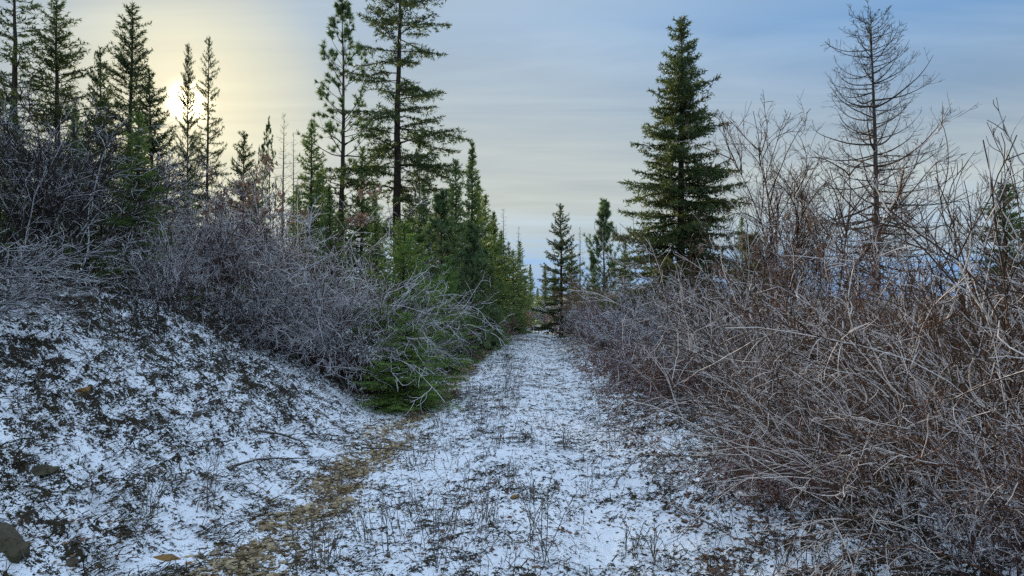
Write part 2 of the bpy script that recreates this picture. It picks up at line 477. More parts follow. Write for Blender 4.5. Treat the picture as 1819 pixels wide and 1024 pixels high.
th = np.concatenate([np.linspace(-50, -38, 50)[:-1], np.linspace(-38, 14, 430)[:-1], np.linspace(14, 50, 110)])
rr = np.exp(np.linspace(math.log(1.6), math.log(95), 600))
TH, RR = np.meshgrid(np.radians(th), rr, indexing='ij')
GX, GY = RR * np.sin(TH), RR * np.cos(TH)
DZ, BARE, GRAV = lumps(GX, GY)
fade = 1 - sstep(40, 80, RR)
GZ = macro(GX, GY) + DZ * fade
nT, nR = TH.shape
idx = np.arange(nT * nR).reshape(nT, nR)
quads = np.stack([idx[:-1, :-1], idx[1:, :-1], idx[1:, 1:], idx[:-1, 1:]], -1).reshape(-1, 4)
dmid = (GX - xc(GY)).ravel()[quads].mean(1)
V = np.stack([GX, GY, GZ], -1).reshape(-1, 3)
for nm, sel in (('path', np.abs(dmid + 0.1) < 1.75), ('ground', np.abs(dmid + 0.1) >= 1.75)):
    q = quads[sel]; used, inv = np.unique(q, return_inverse=True)
    mb = MB(); mb.add(V[used], inv.reshape(-1, 4)[:, ::-1], BARE.ravel()[used])
    me = mb.mesh(nm, M['ground'])
    ga = me.attributes.new('gravel', 'FLOAT', 'POINT'); ga.data.foreach_set('value', GRAV.ravel()[used].astype(np.float32))
    tag(link(nm, me), 'snow dusted dirt track with gravel showing in its rut' if nm == 'path' else 'snowy bank and verge with dark clods and grass', None, None, 'structure')

# the land beyond: one sheet all round, a little below the near one
th2 = np.radians(np.linspace(-180, 180, 121)); r2 = np.exp(np.linspace(math.log(0.4), math.log(9000), 110))
T2, R2 = np.meshgrid(th2, r2, indexing='ij'); X2, Y2 = R2 * np.sin(T2), R2 * np.cos(T2)
Z2 = np.maximum(macro(X2, Y2), -75) + 170 * sstep(2600, 6500, R2) * (0.55 + 0.45 * gnoise(T2 * 4.0, R2 * 0.0003, 81) + 0.15 * gnoise(T2 * 17, R2 * 0.001, 82))
inside = (np.abs(T2) < math.radians(50)) & (R2 > 1.4) & (R2 < 97)
Z2 = Z2 - np.where(inside, 0.35, 0.02)
i2 = np.arange(T2.size).reshape(T2.shape)
q2 = np.stack([i2[:-1, :-1], i2[1:, :-1], i2[1:, 1:], i2[:-1, 1:]], -1).reshape(-1, 4)[:, ::-1]
mb = MB(); mb.add(np.stack([X2, Y2, Z2], -1), q2)
tag(link('terrain', mb.mesh('terrain', M['far'])), 'forested valley and hills beyond the track', None, None, 'structure')

# ------------------------------------------------------------------ conifers
def needles(mb, P, D, ln, wd, rng, up=0.15, tone_=None, fan=0.9):
    """one thin triangle per point, leaning forward off the twig"""
    N = len(P)
    q = nrm(np.cross(D, nrm(rng.normal(size=(N, 3)))) + np.array([0, 0, up]))
    fwd = rng.uniform(0.35, 1.0, N)[:, None]
    dirn = nrm(D * fwd + q * fan)
    l = (ln * rng.uniform(0.7, 1.25, N))[:, None]
    s = nrm(np.cross(dirn, nrm(rng.normal(size=(N, 3))))) * (wd * rng.uniform(0.7, 1.2, N))[:, None]
    tri = np.stack([P - s * 0.5, P + s * 0.5, P + dirn * l], 1).reshape(-1, 3)
    mb.add(tri, np.arange(3 * N).reshape(N, 3), np.repeat(tone_ if tone_ is not None else rng.uniform(0, 1, N), 3))


def trunk_line(H, r0, rng, lean=0.0, sweep=0.012, n=26):
    t = np.linspace(0, 1, n); P = np.zeros((1, n, 3)); P[0, :, 2] = H * t
    P[0, :, 0] = np.cumsum(rng.normal(0, sweep, n)) * H / n * 2 + lean * H * t; P[0, :, 1] = np.cumsum(rng.normal(0, sweep, n)) * H / n * 2
    R = (r0 * ((1 - t) ** 0.85 * 0.96 + 0.03) * (1 + 0.5 * np.exp(-t * H / 0.25)))[None]
    P[0, :, :2] -= P[0, 0, :2]
    return P, R


def conifer(seed, H, R, z0=0.04, p=0.85, dz=0.16, per=5, el_top=40, el_bot=-12, droop=-0.05, turn=0.06, fol0=0.12, bl_gap=0.055, bl_frac=0.42,
            bl_ang=0.95, nl=0.05, nw=0.012, npitch=0.022, irr=0.3, drop=0.05, dead=0.0, r0=None, mat='fir', bark='trunk', limbs=0.013, hang=0.15, skirt=0, bushy=1.0):
    rng = np.random.default_rng(seed)
    tr = MB(); lb = MB(); cr = MB()
    r0 = r0 or H * 0.012 + 0.02
    TP, TR = trunk_line(H, r0, rng)
    TP[0, 0, 2] -= 0.5
    tr.tubes(TP, TR, 9)
    z = max(z0 * H, 0.12); bases = []
    while z < H * 0.985:
        u = (z - z0 * H) / (H * (1 - z0))
        k = max(3, int(round(per * (0.8 + 0.5 * rng.random()))))
        if u > 0.9: k = max(3, k - 1)
        a0 = rng.uniform(0, 6.28)
        for j in range(k):
            if rng.random() < drop: continue
            bases.append((z + rng.normal(0, dz * 0.25), u, a0 + j * 6.283 / k + rng.normal(0, 0.25)))
        z += dz * (0.7 + 0.6 * rng.random()) * (1.15 - 0.5 * u)
    zz = np.array([b[0] for b in bases]); uu = np.clip(np.array([b[1] for b in bases]), 0, 1); aa = np.array([b[2] for b in bases])
    N = len(zz)
    prof = R * ((1 - uu) ** p * 0.97 + 0.03) * np.clip(0.55 + uu * 8 if skirt else 1.0, 0, 1)
    L = prof * np.clip(rng.normal(1.0, irr, N), 0.35, 1.45)
    el = np.radians(el_bot + (el_top - el_bot) * uu ** 1.2 + rng.normal(0, 7, N))
    D = np.stack([np.cos(aa) * np.cos(el), np.sin(aa) * np.cos(el), np.sin(el)], -1)
    P0, _ = along(np.repeat(TP, N, 0), zz / H)
    n = 9
    B = np.zeros((N, n + 1, 3)); B[:, 0] = P0; d = D.copy(); st = (L / n)[:, None]
    for i in range(n):
        B[:, i + 1] = B[:, i] + d * st
        d = nrm(d + rng.normal(0, 0.06, (N, 3)) + np.array([0, 0, 1]) * (droop * (1 - uu) if i < 5 else turn)[:, None] if i < 5 else d + rng.normal(0, 0.06, (N, 3)) + np.array([0, 0, turn]))
    isdead = rng.random(N) < dead
    lb.tubes(B, taper(N, n + 1, np.clip(L * limbs, 0.004, 0.05), 0.0025), 4, 0.1, rng)
    btone = np.clip(rng.normal(0.5, 0.22, N), 0, 1)
    for i in range(N):
        l = L[i]
        if isdead[i]:
            continue
        m = max(4, int(l * (1 - fol0) / bl_gap * bushy))
        t = np.linspace(fol0, 0.99, m) + rng.normal(0, 0.01, m); t = np.clip(t, 0.02, 0.995)
        p_, T = along(np.repeat(B[i:i + 1], m, 0), t)
        side = nrm(np.cross(T, np.array([0, 0, 1.0]))) * np.where(np.arange(m) % 2, 1, -1)[:, None]
        ang = bl_ang + rng.normal(0, 0.22, m)
        dd = nrm(np.cos(ang)[:, None] * T + np.sin(ang)[:, None] * side + rng.normal(0, 0.16, (m, 3)) - np.array([0, 0, hang]))
        bl = np.clip(l * bl_frac * (np.clip(1.02 - t, 0, 1) ** 0.6) * np.clip((t - fol0) / 0.18 + 0.45, 0, 1) * rng.uniform(0.55, 1.15, m), 0.05, 0.75)
        BL = grow(p_, dd, bl, 4, 0.10, np.array([0, 0, -hang * 0.18]), rng)
        # needles on the side twigs and on the branch axis
        cnt = np.maximum((bl / npitch).astype(int), 3)
        ii = np.repeat(np.arange(m), cnt); tt = rng.uniform(0.0, 1.0, len(ii))
        q_, TT = along(BL[ii], tt)
        needles(cr, q_, TT, nl, nw, rng, tone_=np.clip(btone[i] + rng.normal(0, 0.16, len(ii)) + 0.25 * (tt - 0.5), 0, 1))
        ma = max(4, int(l * (1 - fol0) / npitch)); ta = rng.uniform(fol0, 1, ma)
        q_, TT = along(np.repeat(B[i:i + 1], ma, 0), ta)
        needles(cr, q_, TT, nl, nw, rng, tone_=np.clip(btone[i] + rng.normal(0, 0.16, ma), 0, 1))
    # leader
    ml = 60; q_, TT = along(np.repeat(TP, ml, 0), rng.uniform(0.93, 1.0, ml))
    needles(cr, q_, TT, nl, nw, rng)
    nm = 'tree'
    return {'trunk': tr.mesh('trunk', M[bark]), 'limbs': lb.mesh('limbs', M['limb']), 'crown': cr.mesh('crown', M[mat], False)}, H


def pine(seed, H, R, z0=0.25, p=0.8, dz=0.3, per=5, el_top=60, el_bot=-5, tuft=0.11, nt=26, sub=5, nw=0.012, mat='pine', irr=0.3, r0=None, drop=0.1, up=0.05):
    """branches that end in round tufts of long needles"""
    rng = np.random.default_rng(seed)
    tr, lb, cr = MB(), MB(), MB()
    TP, TR = trunk_line(H, r0 or H * 0.011 + 0.015, rng, sweep=0.02); TP[0, 0, 2] -= 0.5
    tr.tubes(TP, TR, 9)
    zz, uu, aa = [], [], []
    z = z0 * H
    while z < H * 0.99:
        u = (z - z0 * H) / (H * (1 - z0)); a0 = rng.uniform(0, 6.28)
        for j in range(per):
            if rng.random() > drop:
                zz.append(z + rng.normal(0, 0.05)); uu.append(u); aa.append(a0 + j * 6.283 / per + rng.normal(0, 0.3))
        z += dz * rng.uniform(0.7, 1.3) * (1.1 - 0.4 * u)
    zz, uu, aa = map(np.array, (zz, uu, aa)); N = len(zz)
    L = R * ((1 - uu) ** p * 0.9 + 0.1) * np.clip(rng.normal(1, irr, N), 0.35, 1.5)
    el = np.radians(el_bot + (el_top - el_bot) * uu ** 1.1 + rng.normal(0, 9, N))
    D = np.stack([np.cos(aa) * np.cos(el), np.sin(aa) * np.cos(el), np.sin(el)], -1)
    P0, _ = along(np.repeat(TP, N, 0), np.clip(zz / H, 0, 0.99))
    B = grow(P0, D, L, 8, 0.09, np.array([0, 0, up]), rng)
    lb.tubes(B, taper(N, 9, np.clip(L * 0.014, 0.005, 0.04), 0.004), 4, 0.1, rng)
    pk, dk, lk, tk, ik = kids(B, L, sub, 0.35, 0.98, 0.75, 0.38, rng)
    K = grow(pk, dk, lk, 4, 0.10, np.array([0, 0, 0.10]), rng)
    lb.tubes(K, taper(len(K), 5, 0.006, 0.003), 3, 0.1, rng)
    tips = np.concatenate([B[:, -1], K[:, -1], (K[:, -1] + K[:, -2]) / 2, (B[:, -1] + B[:, -2]) / 2, TP[0, -1:], TP[0, -2:-1]])
    td = nrm(np.concatenate([B[:, -1] - B[:, -2], K[:, -1] - K[:, -2], K[:, -1] - K[:, -2], B[:, -1] - B[:, -2], np.array([[0, 0, 1.0], [0, 0, 1.0]])]) + 1e-6)
    M_ = len(tips); ii = np.repeat(np.arange(M_), nt)
    tn = np.clip(rng.normal(0.5, 0.25, M_), 0, 1)
    P = tips[ii] - td[ii] * rng.uniform(0, 0.10, len(ii))[:, None]
    needles(cr, P, td[ii], tuft, nw, rng, up=0.1, tone_=np.clip(tn[ii] + rng.normal(0, 0.15, len(ii)), 0, 1), fan=1.0)
    return {'trunk': tr.mesh('trunk', M['trunk']), 'limbs': lb.mesh('limbs', M['limb']), 'crown': cr.mesh('crown', M[mat], False)}, H


def dead_conifer(seed, H, R, z0=0.22, p=0.8, dz=0.2, per=5, el_top=35, el_bot=-8, up=0.10, twig=9, r0=None, mat='grey_bark', levels=2, frost=0.0):
    """bare standing tree: limbs sweep out and turn up at the tips"""
    rng = np.random.default_rng(seed)
    tr, lb, tw = MB(), MB(), MB()
    TP, TR = trunk_line(H, r0 or H * 0.010 + 0.015, rng, sweep=0.006); TP[0, 0, 2] -= 0.5
    tr.tubes(TP, TR, 9)
    zz, uu, aa = [], [], []
    z = z0 * H
    while z < H * 0.985:
        u = (z - z0 * H) / (H * (1 - z0)); a0 = rng.uniform(0, 6.28)
        for j in range(per):
            zz.append(z + rng.normal(0, 0.06)); uu.append(u); aa.append(a0 + j * 6.283 / per + rng.normal(0, 0.35))
        z += dz * rng.uniform(0.6, 1.4) * (1.1 - 0.45 * u)
    zz, uu, aa = map(np.array, (zz, uu, aa)); N = len(zz)
    L = R * np.minimum((1 - uu) ** p, 0.55 + 3 * uu) * np.where(rng.random(N) < 0.1, 0.3, np.clip(rng.normal(1, 0.28, N), 0.3, 1.45)) + 0.12
    el = np.radians(el_bot + (el_top - el_bot) * uu ** 1.3 + rng.normal(0, 10, N))
    D = np.stack([np.cos(aa) * np.cos(el), np.sin(aa) * np.cos(el), np.sin(el)], -1)
    P0, _ = along(np.repeat(TP, N, 0), np.clip(zz / H, 0, 0.995))
    n = 10; B = np.zeros((N, n + 1, 3)); B[:, 0] = P0; d = D
    for i in range(n):
        B[:, i + 1] = B[:, i] + d * (L / n)[:, None]
        d = nrm(d + rng.normal(0, 0.05, (N, 3)) + np.array([0, 0, up * (0.5 + i / 5)]))
    LR = taper(N, n + 1, np.clip(L * 0.014, 0.007, 0.034), 0.004)
    lb.tubes(B, LR, 4, frost, rng)
    pk, dk, lk, tk, ik = kids(B, L, twig, 0.2, 0.97, 0.85, 0.30, rng)
    lk = np.clip(lk, 0.06, 0.9)
    K = grow(pk, dk, lk, 5, 0.10, np.array([0, 0, 0.10]), rng)
    tw.tubes(K, taper(len(K), 6, 0.0055, 0.0025), 3, frost, rng)
    if levels > 1:
        pk, dk, lk, tk, ik = kids(K, lk, 3, 0.2, 0.95, 0.8, 0.5, rng)
        K2 = grow(pk, dk, np.clip(lk, 0.04, 0.4), 3, 0.12, np.array([0, 0, 0.12]), rng)
        tw.tubes(K2, taper(len(K2), 4, 0.0038, 0.002), 3, frost, rng)
    res = {'trunk': tr.mesh('trunk', M[mat]), 'twigs': tw.mesh('twigs', M['limb'])}
    if levels > 1:
        res['limb'] = []
        for i in range(N):
            one = MB(); one.tubes(B[i:i + 1], LR[i:i + 1], 4, frost, rng); res['limb'].append(one.mesh('limb', M['limb']))
    else:
        res['limbs'] = lb.mesh('limbs', M['limb'])
    return res, H


# ------------------------------------------------------------------ bare shrubs and small broadleaf trees
def frosty(rng, n, share):
    """frost share per twig: some twigs white, the others bare"""
    return np.where(rng.random(n) < share, rng.normal(0.72, 0.15, n), rng.normal(0.05, 0.12, n))


def shrub(seed, H, spread, stems=30, base_r=0.35, l1=7, l2=5, l3=0, lean=(0, 0), arch=-0.05, wander=0.10, r0=0.011, r2=0.003, mat='stem', frost=(0.1, 0.42, 0.62),
          ang=0.6, upt=0.03, leaves=None, nleaf=0, leaf_size=0.05, hang=True, t_first=0.25, top=False):
    rng = np.random.default_rng(seed)
    st, tw = MB(), MB()
    a = rng.uniform(0, 6.283, stems); rad = base_r * np.sqrt(rng.random(stems))
    P0 = np.stack([rad * np.cos(a), rad * np.sin(a), np.full(stems, -0.08)], -1)
    tilt = np.minimum(np.abs(rng.normal(0, 1, stems)), 1.5 if H > 4 else 2.3) * spread
    aa = a + rng.normal(0, 0.7, stems)
    D = np.stack([np.cos(aa) * tilt + lean[0], np.sin(aa) * tilt + lean[1], np.ones(stems)], -1)
    L = H * rng.uniform(0.65, 1.2, stems)
    out = np.stack([np.cos(aa), np.sin(aa), np.zeros(stems)], -1) * 0.03
    S = grow(P0, D, L, 12, wander, out + np.array([lean[0] * 0.05, lean[1] * 0.05, arch]), rng, 0.04)
    rs = r0 * rng.uniform(0.6, 1.25, stems)
    fr = np.linspace(-0.25, 0.1, 13)[None] + frosty(rng, stems, frost[0] + 0.15)[:, None]
    SR = taper(stems, 13, rs, r2 * 1.2); each = []
    for i in range(stems):
        one = MB(); one.tubes(S[i:i + 1], SR[i:i + 1], 5, fr[i:i + 1], rng); each.append(one.mesh('stem', M[mat]))
    p1, d1, n1, t1, i1 = kids(S, L, l1, t_first, 0.97, ang, 0.42, rng)
    A = grow(p1, d1, n1, 7, wander * 1.1, np.array([0, 0, upt]), rng, 0.11)
    tw.tubes(A, taper(len(A), 8, np.clip(rs[i1] * 0.5, r2 * 1.3, 1), r2), 3, frosty(rng, len(A), frost[1]), rng)
    p2, d2, n2, t2, i2 = kids(A, n1, l2, 0.15, 0.97, ang * 1.05, 0.45, rng)
    Bq = grow(p2, d2, n2, 5, wander * 1.2, np.array([0, 0, upt]), rng, 0.15)
    tw.tubes(Bq, taper(len(Bq), 6, r2 * 1.15, r2 * 0.7), 3, frosty(rng, len(Bq), frost[2]), rng)
    last = Bq
    if l3:
        p3, d3, n3, t3, i3 = kids(Bq, n2, l3, 0.2, 0.97, ang * 1.1, 0.5, rng)
        C3 = grow(p3, d3, n3, 3, wander * 1.2, np.array([0, 0, upt]), rng)
        tw.tubes(C3, taper(len(C3), 4, r2 * 0.9, r2 * 0.6), 3, frosty(rng, len(C3), frost[2]), rng)
        last = C3
    parts = {'stem': each, 'twigs': tw.mesh('twigs', M[mat])}
    if nleaf:
        lf = MB(); pick = rng.choice(len(last), min(nleaf, len(last)), replace=False)
        if top: pick = np.argsort(last[:, -1, 2])[-nleaf * 5::5]
        q = last[pick]; k = 16 if top else 5
        Pq = np.repeat(q[:, -1], k, 0) + rng.normal(0, leaf_size * 0.5, (len(pick) * k, 3)) * np.array([1, 1, 1.2]); n_ = len(Pq)
        dn = nrm(rng.normal(0, 0.6, (n_, 3)) + np.array([0, 0, -1.0 if hang else 0.1]))
        sd = nrm(np.cross(dn, rng.normal(size=(n_, 3)))); s_ = leaf_size * rng.uniform(0.5, 1.2, n_)[:, None]
        cu = np.cross(dn, sd) * s_ * 0.25
        vv = np.stack([Pq, Pq + dn * s_ * 0.5 + sd * s_ * 0.3 + cu, Pq + dn * s_, Pq + dn * s_ * 0.5 - sd * s_ * 0.3 + cu], 1).reshape(-1, 3)
        b4 = np.arange(n_)[:, None] * 4
        lf.add(vv, np.concatenate([b4 + np.array([0, 1, 2]), b4 + np.array([0, 2, 3])]), np.repeat(rng.random(n_), 4))
        parts['dried_leaves'] = lf.mesh('dried_leaves', M[leaves], False)
    return parts


# ------------------------------------------------------------------ tree models
big_fir = conifer(11, 10.5, 2.25, z0=0.05, p=0.78, dz=0.25, per=7, el_top=38, el_bot=-14, droop=-0.05, turn=0.07, irr=0.22, drop=0.04, bl_gap=0.045, nl=0.12, nw=0.036, npitch=0.025, hang=0.28, mat='fir_dark', r0=0.16)
tall_fir = conifer(12, 17.0, 2.2, z0=0.24, p=0.42, dz=0.46, per=5, el_top=22, el_bot=-8, droop=-0.03, turn=0.05, irr=0.34, drop=0.22, fol0=0.22, bl_gap=0.05, nl=0.14, nw=0.04, npitch=0.028, hang=0.3, mat='fir_dark', r0=0.19)
young_fir = conifer(13, 3.4, 1.05, z0=0.02, p=0.75, dz=0.12, per=6, el_top=45, el_bot=-4, irr=0.2, bl_gap=0.035, nl=0.05, nw=0.015, npitch=0.011, hang=0.08, mat='fir_bright', r0=0.05)
fir_a = conifer(14, 7.0, 1.35, z0=0.04, p=0.8, dz=0.2, per=5, el_top=45, el_bot=-8, irr=0.25, bl_gap=0.045, nl=0.11, nw=0.036, npitch=0.023, mat='fir')
fir_b = conifer(15, 7.0, 1.15, z0=0.02, p=0.9, dz=0.19, per=5, el_top=50, el_bot=5, irr=0.28, bl_gap=0.045, nl=0.12, nw=0.036, npitch=0.024, mat='fir', hang=0.05)
fir_c = conifer(16, 7.0, 1.5, z0=0.05, p=0.7, dz=0.28, per=5, el_top=48, el_bot=4, turn=0.1, irr=0.28, drop=0.12, bl_gap=0.045, nl=0.11, nw=0.036, npitch=0.023, mat='fir_dark')
sparse_a = conifer(17, 11.0, 1.9, z0=0.10, p=0.62, dz=0.30, per=6, el_top=42, el_bot=2, droop=-0.01, turn=0.05, irr=0.26, drop=0.08, fol0=0.2, bl_gap=0.07, bl_frac=0.34, nl=0.13, nw=0.036, npitch=0.026, hang=0.1, mat='fir_dark')
sparse_b = conifer(18, 11.0, 1.6, z0=0.12, p=0.6, dz=0.32, per=5, el_top=38, el_bot=-8, irr=0.34, drop=0.14, dead=0.08, fol0=0.22, bl_gap=0.07, bl_frac=0.34, nl=0.13, nw=0.036, npitch=0.026, hang=0.15, mat='fir_dark')
pine_a = pine(19, 11.0, 1.75, z0=0.28, p=0.55, dz=0.42, per=5, el_top=55, el_bot=0, tuft=0.15, nt=20, sub=5, nw=0.022, irr=0.34, drop=0.2)
pine_b = pine(20, 5.0, 1.3, z0=0.04, p=0.75, dz=0.27, per=6, el_top=60, el_bot=8, tuft=0.15, nt=15, sub=5, nw=0.02, mat='pine', up=0.07)
yellow_pine = pine(21, 3.0, 0.9, z0=0.04, p=0.6, dz=0.18, per=5, el_top=65, el_bot=15, tuft=0.13, nt=20, sub=5, nw=0.018, mat='yellow', up=0.1)
larch = dead_conifer(22, 11.0, 2.75, z0=0.20, p=0.60, dz=0.28, per=5, el_top=15, el_bot=-14, up=0.085, twig=9)
snag = dead_conifer(23, 8.0, 0.75, z0=0.3, p=0.7, dz=0.3, per=4, el_top=30, el_bot=0, up=0.03, twig=3, levels=1)


def tree(name, model, px, ptop, Y, label, rz=0.0, wide=1.0, group=None, cat='tree', lean=0.0):
    parts, H = model
    x = at(px, Y); z = gz(x, Y) - 0.05
    s = (zt(ptop, Y) - z) / H
    e = place(name, parts, (x, Y, z), rz, (s * wide, s * wide, s), label, cat, group)
    h1, h2 = math.sin(px * 12.9 + Y * 7.1), math.sin(px * 4.7 + Y * 3.3)
    e.rotation_euler = (0.018 * h1, lean + 0.018 * h2, rz)
    return e


# right of the track
tree('fir_tree', big_fir, 1207, 30, 22, 'large dark green fir towering over the frosted shrubs right of the track', 0.4, 1.08)
tree('larch_tree', larch, 1562, 8, 21, 'tall bare dead larch with upswept limbs against blue sky', 1.0, 1.0)
tree('fir_tree', fir_c, 997, 363, 32, 'dark fir with upturned boughs beside the far end of the track', 0.5, 1.0)
tree('pine_tree', pine_b, 1072, 360, 29, 'slender pine just beyond the big fir, above the tan bush', 0.2, 0.85)
tree('fir_tree', fir_a, 1785, 325, 13, 'dark fir half hidden behind tall frosted shoots at the picture edge', 1.2, 1.75)
tree('fir_tree', fir_a, 1322, 385, 27, 'small green fir peeping over brown shrubs beside the bare trees', 2.2, 0.8)
tree('snag_tree', snag, 1030, 402, 38, 'thin bare tree top behind the dark fir at the track end', 0.2, 0.9)
tree('pine_tree', yellow_pine, 1185, 470, 19, 'low yellow-green pine below the big fir', 0.3, 0.9)
tree('pine_tree', yellow_pine, 1335, 428, 17, 'yellow-green young pine among reddish shrubs below the bare trees', 1.9, 0.8)
tree('pine_tree', yellow_pine, 1810, 520, 9, 'yellow-green young pine at the picture edge below the dark fir', 2.9, 0.8)
tree('fir_tree', fir_b, 1052, 452, 34, 'bushy green fir between the dark fir and the slender pine', 1.3, 1.2)
tree('fir_tree', fir_b, 968, 470, 46, 'far fir beside the gap where the track ends', 2.1, 1.1)
tree('fir_tree', fir_a, 1110, 430, 36, 'green fir behind the slender pine and the big fir', 4.0, 1.1)
tree('fir_tree', fir_a, 1262, 470, 30, 'short fir behind the right skirt of the big fir', 5.0, 1.1)

tree('fir_tree', fir_a, 985, 478, 55, 'distant fir standing right of the blue gap behind the bend', 0.8, 1.2)
tree('fir_tree', fir_c, 1015, 440, 50, 'distant dark fir right behind the fir with upturned boughs', 1.8, 1.0)
tree('fir_tree', fir_b, 955, 512, 62, 'farthest low fir closing the blue gap above the track', 2.8, 1.5)

# left of the track, from the gap outwards
FAR = 'young conifers lining the far left side of the track'
tree('fir_tree', fir_b, 943, 470, 50, 'last small fir on the left before the blue gap', 0.4, 1.1, FAR)
tree('fir_tree', fir_a, 926, 428, 42, 'olive green fir second from the blue gap on the left', 0.1, 1.0, FAR)
tree('snag_tree', snag, 897, 370, 40, 'thin bare pole tree with fine twigs rising left of the blue gap', 2.0, 0.85)
tree('snag_tree', snag, 918, 402, 44, 'shorter bare pole tree nearest the blue gap', 3.0, 0.8)
tree('fir_tree', fir_c, 905, 430, 38, 'dark fir at the foot of the thin bare pole tree', 1.0, 0.8, FAR)
tree('fir_tree', fir_b, 880, 375, 32, 'dense dark fir rising left of the thin bare pole tree', 2.0, 1.2, FAR)
tree('fir_tree', fir_a, 857, 345, 28, 'full fir standing right of the pointed pair of firs', 3.0, 1.0, FAR)
tree('fir_tree', fir_b, 833, 250, 25, 'tallest pointed fir of the left row with a bare leader', 1.0, 0.9, FAR)
tree('fir_tree', fir_a, 812, 282, 22, 'bushy fir standing close left of the tallest pointed fir', 0.7, 0.95, FAR)
tree('pine_tree', pine_b, 838, 400, 19.5, 'pale tufted pine whose skirts reach the left verge', 2.1, 1.05, FAR)
tree('pine_tree', pine_b, 785, 345, 20, 'pale tufted pine behind the drooping frosted shrub', 4.0, 1.0, FAR)
tree('fir_tree', fir_b, 872, 455, 25, 'low thick fir on the verge before the dark far firs', 5.0, 1.3, FAR)
tree('fir_tree', fir_a, 757, 325, 24, 'green fir just right of the tall trunk', 5.0, 0.9, FAR)
tree('pine_tree', pine_a, 743, 250, 26, 'thin dark tree close right of the tall trunk', 0.3, 0.6)
tree('fir_tree', tall_fir, 703, -120, 27, 'tallest dark conifer with a long trunk reaching past the picture top', 0.0, 1.25)
tree('pine_tree', pine_a, 599, 12, 26, 'slim open pine with tufted boughs left of the tallest conifer', 1.4, 0.95, None, 'tree', 0.01)
tree('fir_tree', fir_a, 640, 262, 25, 'dense fir between the slim pine and the tallest conifer', 1.5, 1.0)
tree('fir_tree', fir_a, 550, 215, 24, 'dark pointed fir left of the slim open pine', 2.5, 1.0)
tree('fir_tree', fir_b, 590, 330, 21, 'short full fir in front of the slim pine', 3.5, 1.3)
tree('fir_tree', fir_b, 672, 370, 20, 'short green fir at the foot of the tallest trunk', 4.5, 1.2)
tree('snag_tree', snag, 499, 198, 25, 'tall bare pole tree left of the dark pointed fir', 0.0, 0.7)
tree('snag_tree', snag, 521, 235, 27, 'short bare pole tree nearest the dark pointed fir', 1.0, 0.6)
tree('pine_tree', pine_a, 480, 226, 26, 'thin dark pine close left of the tall bare pole', 2.0, 0.45)
tree('pine_tree', pine_a, 465, 258, 27, 'shorter thin pine beside the small pointed fir', 3.0, 0.45)
tree('fir_tree', fir_c, 429, 235, 27, 'small pointed fir standing right of the sun', 0.6, 0.85)
tree('fir_tree', fir_a, 455, 330, 23, 'low fir under the thin pines and bare poles', 0.6, 1.1)
tree('fir_tree', sparse_b, 365, 65, 25, 'thin-topped conifer just right of the sun', 0.9, 0.6)
tree('fir_tree', sparse_a, 332, 78, 26, 'open conifer whose trunk crosses the sun', 2.2, 0.42)
tree('fir_tree', fir_c, 275, 125, 23, 'broad golden-lit conifer close left of the sun', 1.2, 0.9)
tree('fir_tree', sparse_a, 230, 10, 25, 'tall open conifer with rising boughs, second left of the sun', 0.2, 1.0)
tree('fir_tree', fir_c, 184, 84, 26, 'dark dense-topped fir between two taller open conifers', 3.2, 0.7)
tree('fir_tree', sparse_a, 97, -8, 23, 'tall full conifer whose tip touches the top edge of the picture', 4.2, 1.15)
tree('fir_tree', sparse_b, 17, -60, 22, 'dark conifer at the outer left edge, tip out of sight', 5.2, 1.3)
tree('fir_tree', sparse_a, -60, -20, 24, 'dark conifer leaning boughs in from beyond the left edge', 1.7, 1.2)
tree('fir_tree', fir_a, 243, 200, 10.8, 'green fir beside the dark leafless thicket on the bank', 0.7, 1.3)
tree('fir_tree', fir_b, 130, 190, 12.5, 'green fir mostly screened by the dark thicket', 2.7, 1.0)
tree('fir_tree', fir_b, 20, 180, 15, 'dim fir behind the thicket at the outer left edge', 3.7, 1.2)
tree('fir_tree', fir_a, 330, 330, 17, 'low fir on the slope below the sun', 4.1, 1.2)
tree('fir_tree', fir_a, 395, 350, 20, 'low fir behind the grey bush on the slope', 5.1, 1.2)

WALL = 'firs filling the wood behind the left row'
for i, (px, pt, Y, w, mdl, lb) in enumerate((
        (612, 345, 30, 1.2, fir_a, 'low fir seen between the slim pine and the dense fir'), (668, 330, 32, 1.1, fir_b, 'fir just left of the tallest trunk, behind the short green fir'),
        (727, 345, 31, 1.2, fir_a, 'fir filling the gap right of the tallest trunk'), (770, 372, 29, 1.2, fir_b, 'low fir between the two pale tufted pines'),
        (800, 330, 30, 1.1, fir_a, 'fir seen over the pale tufted pine, left of the pointed firs'), (848, 320, 31, 1.0, fir_b, 'fir rising close behind the full fir right of the pointed pair'),
        (868, 395, 36, 1.3, fir_a, 'broad fir filling the row below the dense dark fir'), (893, 410, 34, 1.3, fir_b, 'low fir on the verge under the thin bare pole tree'),
        (912, 445, 36, 1.4, fir_a, 'bushy fir at the verge before the blue gap'), (934, 490, 44, 1.5, fir_b, 'lowest bushy fir on the left side of the blue gap'),
        (530, 330, 29, 1.1, fir_b, 'low fir under the two bare poles'), (575, 300, 31, 1.0, fir_a, 'fir behind the dark pointed fir and the slim pine'))):
    tree('fir_tree', mdl, px, pt, Y, lb, i * 1.9, w, WALL)

# the young firs at the foot of the bank
def at_base(name, parts, H, px, ptop, Y, label, rz, wide=1.0, cat='shrub', group=None, zoff=0.0):
    x = at(px, Y); z = gz(x, Y) - 0.02 + zoff
    s = (zt(ptop, Y) - z) / H
    return place(name, parts, (x, Y, z), rz, (s * wide, s * wide, s), label, cat, group)


